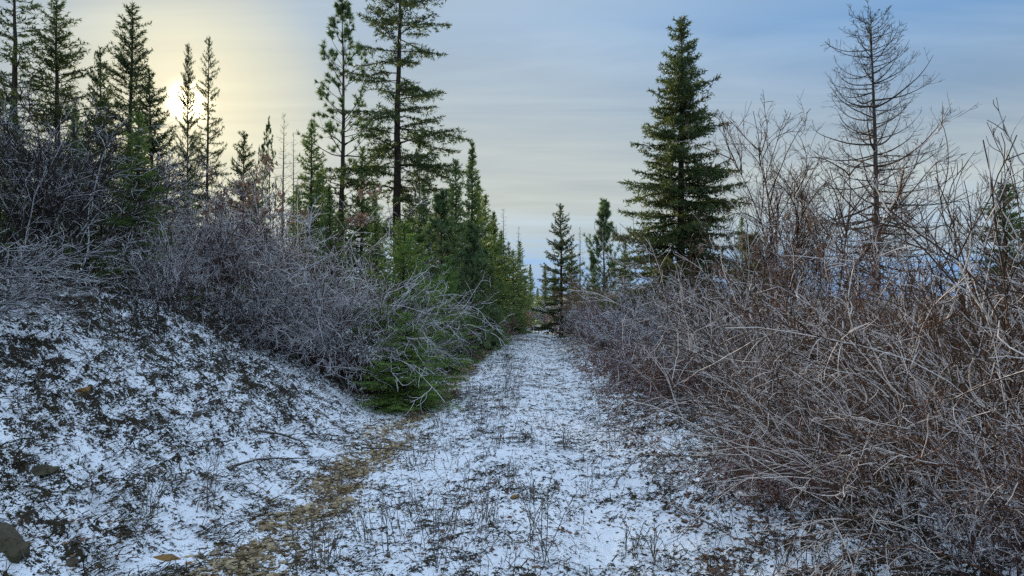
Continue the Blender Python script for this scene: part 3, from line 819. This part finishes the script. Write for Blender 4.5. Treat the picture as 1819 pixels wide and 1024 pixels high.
at_base('fir_tree', young_fir[0], 3.4, 716, 392, 12.3, 'bright green young fir rising behind the pale frosted shrub', 0.3, 1.28, 'tree')
at_base('fir_tree', young_fir[0], 3.4, 722, 556, 10.9, 'low spreading bright green fir at the foot of the bank beside the rut', 1.1, 2.0, 'tree')
at_base('fir_tree', young_fir[0], 3.4, 795, 455, 16.5, 'small bright fir on the verge beyond the low spreading fir', 2.3, 0.9, 'tree')

# ------------------------------------------------------------------ bare trees and shrubs
bare_tree = shrub(53, 4.6, 0.20, stems=9, base_r=0.35, l1=14, l2=8, l3=3, arch=0.02, wander=0.08, r0=0.028, r2=0.0042, mat='stem', frost=(0.0, 0.08, 0.2), ang=0.6, upt=0.07)
sh_tall = shrub(32, 3.2, 0.30, stems=22, base_r=0.5, l1=7, l2=5, arch=0.0, wander=0.08, r0=0.015, r2=0.0036, mat='stem', frost=(0.15, 0.42, 0.45), ang=0.55, upt=0.04)
sh_arch = shrub(33, 2.9, 0.70, stems=32, base_r=0.55, l1=8, l2=6, arch=-0.09, wander=0.10, r0=0.010, r2=0.0034, mat='stem', frost=(0.18, 0.5, 0.52), ang=0.62, upt=-0.02)
sh_red = shrub(34, 2.4, 0.45, stems=34, base_r=0.6, l1=7, l2=5, arch=-0.03, wander=0.10, r0=0.010, r2=0.0034, mat='red_stem', frost=(0.08, 0.32, 0.4), ang=0.6, upt=0.02)
sh_fine = shrub(35, 2.2, 0.50, stems=28, base_r=0.5, l1=9, l2=7, l3=1, arch=-0.02, wander=0.12, r0=0.009, r2=0.0042, mat='mauve_stem', frost=(0.15, 0.52, 0.6), ang=0.65, upt=0.02)
sh_thicket = shrub(36, 3.2, 0.26, stems=30, base_r=0.6, l1=9, l2=7, l3=1, arch=0.01, wander=0.10, r0=0.016, r2=0.0036, mat='dark_stem', frost=(0.0, 0.12, 0.30), ang=0.6, upt=0.04)
sh_sweep = shrub(37, 2.2, 0.55, stems=30, base_r=0.4, l1=8, l2=5, lean=(0.9, -0.1), arch=-0.03, wander=0.06, r0=0.010, r2=0.0040, mat='dark_stem', frost=(0.3, 0.6, 0.6), ang=0.42, upt=0.03)
sh_leafy = shrub(38, 2.6, 0.35, stems=26, base_r=0.4, l1=8, l2=5, arch=-0.05, wander=0.10, r0=0.011, r2=0.0042, mat='stem', frost=(0.2, 0.6, 0.6), ang=0.6, upt=-0.05, leaves='brown_leaf', nleaf=26, leaf_size=0.10, top=True)
sh_white = shrub(42, 2.4, 0.62, stems=44, base_r=0.6, l1=9, l2=6, arch=-0.07, wander=0.12, r0=0.010, r2=0.0037, mat='mauve_stem', frost=(0.25, 0.78, 0.8), ang=0.65, upt=-0.02)
sh_redleaf = shrub(39, 1.3, 0.6, stems=34, base_r=0.5, l1=7, l2=6, arch=-0.05, wander=0.12, r0=0.008, r2=0.004, mat='red_stem', frost=(0.1, 0.2, 0.3), ang=0.7, upt=0.0, leaves='red_leaf', nleaf=500, leaf_size=0.06, hang=False)
sh_sapling = shrub(40, 1.4, 0.4, stems=9, base_r=0.3, l1=5, l2=4, arch=0.0, wander=0.07, r0=0.007, r2=0.0034, mat='dark_stem', frost=(0.0, 0.2, 0.35), ang=0.55, upt=0.05)
sh_tan = shrub(41, 2.4, 0.35, stems=36, base_r=0.7, l1=8, l2=7, arch=-0.02, wander=0.10, r0=0.009, r2=0.006, mat='tan_stem', frost=(0, 0.05, 0.08), ang=0.6, upt=0.02)


def bush(parts, x, y, s, label, rz=0.0, group=None, wide=1.0, name='shrub', zo=0.0):
    return place(name, parts, (x, y, gz(x, y) - 0.03 + zo), rz, (s * wide, s * wide, s), label, 'shrub' if name == 'shrub' else 'tree', group)


# right-hand thicket
bush(bare_tree, at(1392, 13.5), 13.5, 0.95, 'bare many-stemmed tree left of the dead larch, shorter of the two', 0.3, None, 1.0, 'bare_tree')
bush(bare_tree, at(1440, 13.0), 13.0, 1.12, 'bare many-stemmed tree close beside the dead larch', 2.1, None, 0.95, 'bare_tree')
R_ = 'frosted shrubs crowding the right side of the track'
bush(sh_arch, 3.3, 3.7, 0.80, 'frosted arching shrub filling the lower right picture corner', 2.6, R_)
bush(sh_arch, 2.65, 4.2, 0.62, 'low frosted shrub creeping over the snow by the bottom edge', 1.1, R_)
bush(sh_fine, 2.55, 3.55, 0.42, 'small mauve bush at the bottom edge below the arching shrubs', 0.4, R_)
bush(sh_red, 2.95, 3.45, 0.55, 'reddish brown shrub under the twigs of the lower right corner', 4.6, R_)
bush(sh_redleaf, 2.15, 5.3, 0.5, 'low red-leaved bush at the front of the near thicket', 1.9, R_)
bush(sh_red, 2.55, 5.9, 0.52, 'low reddish shrub at the thicket front above the dark stick', 3.0, R_)
bush(sh_tall, 4.3, 5.0, 0.84, 'tall frosted shoots at the right picture edge', 0.4, R_)
bush(sh_arch, 2.95, 5.0, 0.72, 'arching shrub whose lowest twigs touch the snow in the lower right', 0.2, R_)
bush(sh_tall, 5.2, 6.9, 1.0, 'tall shoots before the dark fir at the right edge', 1.7, R_)
bush(sh_red, 3.55, 6.3, 0.95, 'dense reddish-brown shrub in the middle of the right thicket', 0.9, R_)
bush(sh_arch, 2.75, 7.2, 0.72, 'frosted shrub arching long pale twigs towards the track', 3.4, R_)
bush(sh_red, 4.6, 8.2, 1.08, 'tall reddish shrub below the bare trees', 2.2, R_)
bush(sh_arch, 3.2, 9.2, 0.85, 'frosted shrub with pale arching tips left of the bare trees', 5.1, R_)
bush(sh_leafy, 3.6, 10.8, 0.95, 'tall pale shrub before the big fir, withered leaf clusters on top', 1.4, R_)
bush(sh_red, 5.6, 10.2, 1.15, 'reddish shrub at the foot of the bare trees', 4.4, R_)
bush(sh_fine, 2.9, 12.2, 0.82, 'fine-twigged grey shrub below the big fir', 0.6, R_)
bush(sh_red, 4.7, 13.6, 1.05, 'brown shrub hiding the base of the big fir', 3.3, R_)
bush(sh_fine, 3.0, 15.2, 0.80, 'purplish grey bush by the track below the big fir', 2.8, R_)
bush(sh_redleaf, 2.15, 13.4, 0.75, 'low red-leaved bush spilling on to the right verge', 0.8, R_)
bush(sh_redleaf, 2.5, 10.6, 0.72, 'low reddish bush under the frosted arching shrub', 2.8, R_)
bush(sh_fine, 3.1, 19.0, 0.86, 'purplish bush midway along the right verge', 4.2, R_)
bush(sh_redleaf, 3.5, 22.5, 1.5, 'russet bush with red leaves before the tan bush', 1.1, R_)
bush(sh_fine, 2.9, 24.5, 0.80, 'grey-purple bush at the bend on the right', 1.9, R_)
bush(sh_fine, 3.2, 30.0, 0.85, 'small dull purple bush under the dark fir', 0.3, R_)
bush(sh_redleaf, 3.1, 36.0, 1.2, 'far russet bush where the track bends from sight', 0.5, R_)
bush(sh_tan, 3.6, 27.0, 1.05, 'rounded tan bush below the slender pine', 0.2, R_)
bush(sh_fine, 5.0, 17.5, 0.95, 'grey bush in front of the big fir trunk', 5.4, R_)
bush(sh_fine, 6.6, 13.0, 1.1, 'grey bush under the dead larch', 3.9, R_)
bush(sh_red, 7.2, 9.4, 1.1, 'brown shrub below the larch, left of the edge fir', 5.9, R_)
bush(sh_tall, 6.3, 8.0, 1.0, 'slender bare shoots between larch and edge fir', 2.9, R_)
bush(sh_fine, 2.3, 41.0, 0.8, 'dark bush closing the far end of the track', 2.9, R_)

# left bank
L_ = 'bare shrubs along the left bank'
bush(sh_thicket, at(20, 9.8), 9.8, 0.80, 'dark leafless thicket at the left edge, tallest on the bank', 0.2, L_, 1.15)
bush(sh_thicket, at(115, 10.2), 10.2, 0.78, 'dark leafless thicket second from the left edge', 1.9, L_, 1.05)
bush(sh_thicket, at(180, 11.6), 11.6, 0.70, 'dark thicket close behind the green fir on the bank', 3.6, L_, 1.0)
bush(sh_sweep, at(-105, 7.2), 7.2, 0.52, 'low shrub of white frosted twigs sweeping in from the left edge', 0.0, L_, 1.35)
bush(sh_sweep, at(-70, 6.3), 6.3, 0.34, 'lowest frosted twigs leaning over the snow at the left edge', -0.2, L_, 1.4)
bush(sh_fine, at(345, 11.5), 11.5, 0.95, 'pinkish grey frosted bush on the bank below the sun', 0.5, L_)
bush(sh_fine, at(430, 12.5), 12.5, 0.92, 'pinkish grey bush left of the leafy frosted shrub', 2.5, L_)
bush(sh_leafy, at(520, 12.2), 12.2, 1.0, 'frosted shrub with withered brown leaf clusters at its tips', 0.3, L_)
bush(sh_white, at(595, 11.8), 11.8, 1.0, 'wide frosted shrub arching over the foot of the bank', 0.7, L_)
bush(sh_white, at(640, 11.5), 11.5, 0.82, 'frosted shrub drooping pale twigs over the low spreading fir', 4.0, L_)
bush(sh_sapling, at(285, 8.8), 8.8, 0.8, 'thin bare sapling on the snowy bank below the thicket', 0.3, L_)
bush(sh_sapling, at(390, 9.6), 9.6, 0.85, 'leaning bare sapling beside the frosted bush on the snow', 2.0, L_)
bush(sh_sapling, at(225, 8.3), 8.3, 0.6, 'short bare sapling on the crest left of the others', 1.2, L_)
bush(sh_sapling, at(470, 10.6), 10.6, 0.9, 'bare sapling at the crest before the leafy frosted shrub', 4.0, L_)
bush(sh_fine, at(300, 9.9), 9.9, 0.55, 'low mauve bush on the crest beside the green fir', 2.2, L_)
bush(sh_fine, at(475, 11.2), 11.2, 0.6, 'low mauve bush on the crest below the brown leaf clusters', 5.2, L_)
bush(sh_white, at(540, 11.6), 11.6, 0.72, 'rounded pale frosted shrub at the edge of the bank', 2.0, L_)
bush(sh_fine, at(420, 17.0), 17.0, 1.0, 'hazy purple bush behind the bank, right of the sun', 1.0, L_)
bush(sh_fine, at(330, 16.0), 16.0, 1.0, 'dim purple bush on the slope straight below the sun', 3.0, L_)
bush(sh_fine, at(760, 16.0), 16.0, 0.62, 'small grey bush between the two bright young firs', 1.0, L_)
bush(sh_redleaf, at(880, 29.0), 29.0, 1.0, 'dark russet bush at the foot of the far left firs', 1.0, L_)
bush(sh_redleaf, at(905, 38.0), 38.0, 1.1, 'last dark bush on the left before the track bends', 2.0, L_)

# ------------------------------------------------------------------ stones, sticks, weeds, litter
def stone_mesh(name, seed, r, mat, sx=1, sy=1, sz=0.6, sub=3):
    import bmesh
    bm = bmesh.new(); bmesh.ops.create_icosphere(bm, subdivisions=sub, radius=1.0)
    rng = np.random.default_rng(seed); pl = nrm(rng.normal(size=(11, 3))); ds = rng.uniform(0.42, 0.85, 11)
    for v in bm.verts:
        c = np.array(v.co)
        for nn, dd in zip(pl, ds):
            k = c @ nn - dd
            if k > 0: c = c - nn * k
        c = c + nrm(c) * 0.07 * float(gnoise(np.array([c[0] * 3 + seed]), np.array([c[1] * 3 + c[2] * 2]), seed)[0]) + rng.normal(0, 0.012, 3)
        v.co = (c[0] * r * sx, c[1] * r * sy, c[2] * r * sz)
    me = bpy.data.meshes.new(name); bm.to_mesh(me); bm.free(); me.materials.append(mat)
    for p_ in me.polygons: p_.use_smooth = False
    return me


def ground_at(px, py):
    """point of the ground seen at a photo pixel"""
    dx, dz_ = (px - W0 / 2) / F0, (HOR - py) / F0
    ys = np.linspace(2.0, 60, 6000); h = macro(dx * ys, ys); z = EYE + dz_ * ys
    hit = np.argmax(z < h)
    return dx * ys[hit], ys[hit], h[hit]


STONES = [(4, 975, 0.155, (1.0, 0.8, 0.85), 'rock', 'mossy boulder cut off by the lower left picture corner'),
          (75, 843, 0.10, (1.3, 0.8, 0.5), 'rock', 'flat olive stone half buried in the snowy bank'),
          (150, 697, 0.085, (1.2, 0.9, 0.6), 'ochre', 'orange-brown stone halfway up the snowy bank'),
          (108, 932, 0.045, (1.3, 0.8, 0.5), 'rock', 'small grey stone on the bank above the boulder'),
          (128, 1000, 0.055, (1.3, 0.8, 0.5), 'rock', 'small olive stone low on the bank beside the boulder'),
          (298, 994, 0.06, (1.5, 0.9, 0.4), 'ochre', 'flat brown stone in the snow near the bottom edge'),
          (430, 578, 0.10, (1.5, 0.9, 0.5), 'rock', 'dark stone at the top of the bank under the frosted bush'),
          (345, 740, 0.08, (1.3, 0.9, 0.5), 'rock', 'dark round stone on the bank nearest the track'),
          (915, 885, 0.04, (1.3, 1, 0.5), 'ochre', 'small brown stone in the middle of the track')]
for i, (px, py, r, s, mt, lb) in enumerate(STONES):
    x, y, z = ground_at(px, py)
    o_ = link('rock', stone_mesh('rock', 50 + i, r, M[mt], *s)); o_.location = (x, y, z + r * 0.12); o_.rotation_euler = (0.1, 0.25 if px < 500 else 0, i * 1.3)
    tag(o_, lb, 'rock')


def stick(name, pts, r, label, seed, twigs=3, mat='limb'):
    rng = np.random.default_rng(seed)
    G_ = np.array([ground_at(*p_[:2]) for p_ in pts]); G_[:, 2] += np.array([p_[2] for p_ in pts])
    t = np.linspace(0, 1, 11); kk = np.linspace(0, 1, len(pts))
    P = np.stack([np.interp(t, kk, G_[:, j]) for j in range(3)], -1)[None] + rng.normal(0, 0.006, (1, 11, 3))
    org = P[0, 0].copy(); P = P - org
    mb = MB(); mb.tubes(P, taper(1, 11, r, r * 0.4), 6, 0.35, rng)
    L = np.array([np.linalg.norm(P[0, -1])])
    if twigs:
        pk, dk, lk, tk, ik = kids(P, L, twigs, 0.25, 0.9, 0.6, 0.35, rng)
        dk[:, 2] = np.abs(dk[:, 2]) * 0.5
        mb.tubes(grow(pk, dk, lk, 5, 0.08, np.array([0, 0, -0.02]), rng), taper(len(pk), 6, r * 0.4, r * 0.2), 4, 0.35, rng)
    o_ = link(name, mb.mesh(name, M[mat])); o_.location = org
    tag(o_, label, 'stick')


stick('fallen_stick', [(402, 838, 0.02), (455, 826, 0.05), (545, 818, 0.02)], 0.014, 'fallen stick lying on snow at the foot of the bank', 1, 2)
stick('fallen_stick', [(455, 770, 0.02), (500, 780, 0.05), (555, 798, 0.02)], 0.016, 'bent stick low on the bank above the other fallen stick', 2, 3)
stick('fallen_stick', [(640, 798, 0.015), (700, 800, 0.02), (762, 806, 0.015)], 0.011, 'thin dark stick lying across the gravel rut', 3, 2)
stick('fallen_stick', [(380, 850, 0.02), (430, 868, 0.10), (500, 895, 0.02)], 0.006, 'fine arched twig leaning on snow left of the gravel', 4, 6)
stick('fallen_log', [(818, 597, 0.06), (846, 617, 0.05)], 0.035, 'short pale log beside the track before the left pines', 5, 0, 'grey_bark')
stick('fallen_stick', [(1090, 868, 0.02), (1130, 830, 0.10), (1190, 850, 0.03)], 0.008, 'arched dry twig on the right edge of the track', 6, 4)
stick('fallen_stick', [(1200, 905, 0.02), (1290, 960, 0.05), (1370, 985, 0.02)], 0.010, 'dark stick under the arching shrub in the lower right', 7, 3)

rng = np.random.default_rng(77)


def weed_mesh(seed, H, n, twig):
    r_ = np.random.default_rng(seed); mb = MB()
    P0 = np.stack([r_.normal(0, 0.05, n), r_.normal(0, 0.05, n), np.full(n, -0.02)], -1)
    D = np.stack([r_.normal(0, 0.28, n), r_.normal(0, 0.28, n), np.ones(n)], -1); L = H * r_.uniform(0.45, 1.1, n)
    S = grow(P0, D, L, 6, 0.06, np.array([0, 0, 0.0]), r_)
    mb.tubes(S, taper(n, 7, 0.0032, 0.0018), 3, r_.random(n), r_)
    pk, dk, lk, tk, ik = kids(S, L, twig, 0.35, 0.98, 0.6, 0.28, r_)
    K = grow(pk, dk, lk, 3, 0.08, np.array([0, 0, 0.05]), r_)
    mb.tubes(K, taper(len(K), 4, 0.002, 0.0013), 3, r_.random(len(K)), r_)
    tip = K[:, -1]; m_n = len(tip)           # dry seed heads
    needles(mb, np.repeat(tip, 3, 0), np.tile([0, 0, 1.0], (3 * m_n, 1)), 0.014, 0.008, r_)
    return mb.mesh('dry_weed', M['weed'])


weeds = [weed_mesh(90 + i, h, n, t) for i, (h, n, t) in enumerate(((0.42, 7, 4), (0.30, 10, 3), (0.5, 5, 5), (0.22, 12, 2)))]
spots = [(735, 830), (655, 960), (690, 985), (865, 925), (820, 890), (880, 790), (895, 700), (850, 770), (910, 690), (780, 760), (800, 740), (900, 640), (905, 660),
         (870, 660), (930, 960), (1140, 985), (1090, 800), (1060, 760), (985, 1005), (1180, 1005), (540, 1015), (585, 1005), (760, 1005), (870, 810), (840, 720), (915, 720), (895, 745),
         (600, 860), (1040, 880), (1010, 800)]
for i, (px, py) in enumerate(spots):
    x, y, z = ground_at(px, py)
    o_ = link('dry_weed', weeds[i % 4]); o_.location = (x, y, z); o_.rotation_euler = (0, 0, i * 2.4); s_ = rng.uniform(0.75, 1.2); o_.scale = (s_, s_, s_)
    tag(o_, 'thin dry leafless weed stalks standing in the snow on the track', 'weed', 'dry weed clumps on the track')
for i, (px, py, lb) in enumerate(((265, 915, 'sparse dry stalks on the lower bank above the boulder'), (370, 905, 'dry stalks beside the fine arched twig left of the gravel'),
                                  (455, 690, 'dry stalks on the bank below the frosted shrubs'), (185, 620, 'thin stalks on the upper bank below the thicket'))):
    x, y, z = ground_at(px, py); o_ = link('dry_weed', weeds[(i + 1) % 4]); o_.location = (x, y, z); o_.rotation_euler = (0, 0, i * 1.7)
    tag(o_, lb, 'weed')

# loose gravel in the left rut
n = 22000
gy = np.exp(rng.uniform(math.log(3.3), math.log(40), n)); gx = xc(gy) - 1.28 + rng.normal(0, 0.32, n)
_, br, gr_ = lumps(gx, gy); keep = rng.random(n) < gr_ * np.clip(fbm(gx * 3.1, gy * 2.2, 3, 97) * 1.5 + 0.62, 0.05, 1) + 0.015; gx, gy = gx[keep], gy[keep]; n = len(gx)
gzv = macro(gx, gy) + lumps(gx, gy)[0]
oct_v = np.array([[1, 0, 0], [0, 1, 0], [-1, 0, 0], [0, -1, 0], [0, 0, 0.7], [0, 0, -0.7]], float)
oct_f = np.array([[0, 1, 4], [1, 2, 4], [2, 3, 4], [3, 0, 4], [1, 0, 5], [2, 1, 5], [3, 2, 5], [0, 3, 5]])
sz = np.clip(rng.lognormal(-4.75, 0.5, n), 0.003, 0.03) * (1 + gy / 25)
vv = (oct_v[None] + rng.normal(0, 0.22, (n, 6, 3))) * sz[:, None, None] * np.array([1.2, 1.0, 0.8])
an = rng.uniform(0, 6.28, n); ca, sa = np.cos(an)[:, None], np.sin(an)[:, None]
vv = np.stack([vv[..., 0] * ca - vv[..., 1] * sa, vv[..., 0] * sa + vv[..., 1] * ca, vv[..., 2]], -1) + np.stack([gx, gy, gzv + sz * 0.15], -1)[:, None]
mb = MB(); mb.add(vv, (oct_f[None] + np.arange(n)[:, None, None] * 6).reshape(-1, 3), np.repeat(rng.random(n), 6))
tag(link('gravel', mb.mesh('gravel', M['gravel'], False)), 'golden brown gravel bared along the rut beside the bank', 'gravel', None, 'stuff')

# short dry stubble: strip between the ruts and both verges
n = 2600
sy = np.exp(rng.uniform(math.log(3.4), math.log(32), n)); u_ = rng.random(n)
sx = xc(sy) + np.where(u_ < 0.55, rng.normal(-0.15, 0.42, n), np.where(u_ < 0.9, rng.normal(1.75, 0.35, n), rng.normal(-1.9, 0.3, n)))
kp = rng.random(n) < np.clip(fbm(sx * 1.6, sy * 0.9, 2, 95) * 1.6 + 0.45, 0.03, 1); sx, sy = sx[kp], sy[kp]; n = len(sx)
P0 = np.stack([sx, sy, macro(sx, sy) - 0.01], -1); D0 = np.stack([rng.normal(0, 0.35, n), rng.normal(0, 0.35, n), np.ones(n)], -1)
Ls = rng.uniform(0.05, 0.24, n)
S_ = grow(P0, D0, Ls, 4, 0.10, np.array([0, 0, -0.02]), rng, 0.06)
mb = MB(); mb.tubes(S_, taper(n, 5, 0.0022 * (1 + sy / 18), 0.0012 * (1 + sy / 18)), 3, rng.random(n), rng)
pk, dk, lk, tk, ik = kids(S_, Ls, 2, 0.4, 0.98, 0.7, 0.35, rng)
mb.tubes(grow(pk, dk, lk, 3, 0.1, np.array([0, 0, 0.04]), rng), taper(len(pk), 4, 0.0015, 0.001), 3, rng.random(len(pk)), rng)
tag(link('weeds', mb.mesh('weeds', M['stubble'])), 'reddish brown dry stubble rising through the snow along the track', 'weeds', None, 'stuff')

# fallen leaves, thick under the right-hand shrubs and thin on the track
n = 26000
ly = np.exp(rng.uniform(math.log(3.2), math.log(30), n)); u_ = rng.random(n)
lx = xc(ly) + np.where(u_ < 0.72, 1.5 + np.abs(rng.normal(0, 1.1, n)), np.where(u_ < 0.88, rng.uniform(-1.6, 1.6, n), -2.4 + rng.normal(0, 0.6, n)))
kp = (rng.random(n) < np.clip(fbm(lx * 1.8, ly * 1.4, 2, 98) * 1.4 + 0.5, 0.05, 1)) & ((lx < 0.5) | (lx < 0.9 * ly)); lx, ly = lx[kp], ly[kp]; n = len(lx)
Pl = np.stack([lx, ly, macro(lx, ly) + lumps(lx, ly)[0] + 0.006], -1)
a_ = rng.uniform(0, 6.283, n); ax = np.stack([np.cos(a_), np.sin(a_), rng.normal(0.1, 0.35, n)], -1); bx_ = np.stack([-np.sin(a_), np.cos(a_), rng.normal(0.1, 0.35, n)], -1)
s_ = (rng.uniform(0.008, 0.022, n) * (1 + ly / 22))[:, None]
vv = np.stack([Pl - ax * s_, Pl - bx_ * s_ * 0.55, Pl + ax * s_, Pl + bx_ * s_ * 0.55], 1).reshape(-1, 3)
b4 = np.arange(n)[:, None] * 4
mb = MB(); mb.add(vv, np.concatenate([b4 + np.array([0, 1, 2]), b4 + np.array([0, 2, 3])]), np.repeat(rng.random(n), 4))
tag(link('leaves', mb.mesh('leaves', M['fallen_leaf'], False)), 'rusty fallen leaves scattered under the right-hand shrubs and on the snow', 'leaves', None, 'stuff')

# matted grass, needles and leaf crumbs poking through the snow
n = 150000
th_ = np.radians(rng.uniform(-40, 26, n)); r_ = np.exp(rng.uniform(math.log(3.0), math.log(30), n)); gx, gy = r_ * np.sin(th_), r_ * np.cos(th_)
dz_, br, _g = lumps(gx, gy); d_ = gx - xc(gy)
tuft_ = fbm(gx * 2.6, gy * 2.6, 2, 91); pr = np.clip((br - 0.20) * 1.5 + tuft_ * 1.1, 0.02, 1.0) * np.where(np.abs(d_) < 1.6, 0.6, 1.0); keep = rng.random(n) < pr
gx, gy, dz_, d_ = gx[keep], gy[keep], dz_[keep], d_[keep]; n = len(gx)
P = np.stack([gx, gy, macro(gx, gy) + dz_ - 0.004], -1)
dirn = nrm(np.stack([rng.normal(0, 1, n) + 0.9 * (d_ < -1.6), rng.normal(0, 1, n) - 0.3, np.abs(rng.normal(0.12, 0.35, n))], -1))
ln = rng.uniform(0.02, 0.10, n) * (1 + 0.5 * (d_ < -1.6)); wd = rng.uniform(0.0010, 0.0030, n) * (1 + (r_[keep] / 9))
sd = nrm(np.cross(dirn, rng.normal(size=(n, 3)))) * wd[:, None]
mid_ = P + dirn * (ln * 0.55)[:, None] + np.array([0, 0, 1]) * (ln * 0.10)[:, None]
tip_ = P + dirn * ln[:, None]
vv = np.stack([P - sd, P + sd, mid_ + sd * 0.8, mid_ - sd * 0.8, tip_], 1).reshape(-1, 3)
b5 = np.arange(n)[:, None] * 5; tn = np.repeat(rng.random(n) ** 1.5, 5)
mb = MB(); mb.add(vv, np.concatenate([b5 + np.array([0, 1, 2]), b5 + np.array([0, 2, 3]), b5 + np.array([3, 2, 4])]), tn)
tag(link('grass', mb.mesh('grass', M['litter'], False)), 'matted dead grass and needles poking through thin snow', 'grass', None, 'stuff')

print('TRIS', sum(sum(len(p.vertices) - 2 for p in m.polygons) for m in bpy.data.meshes), 'OBJS', len(scene.objects))
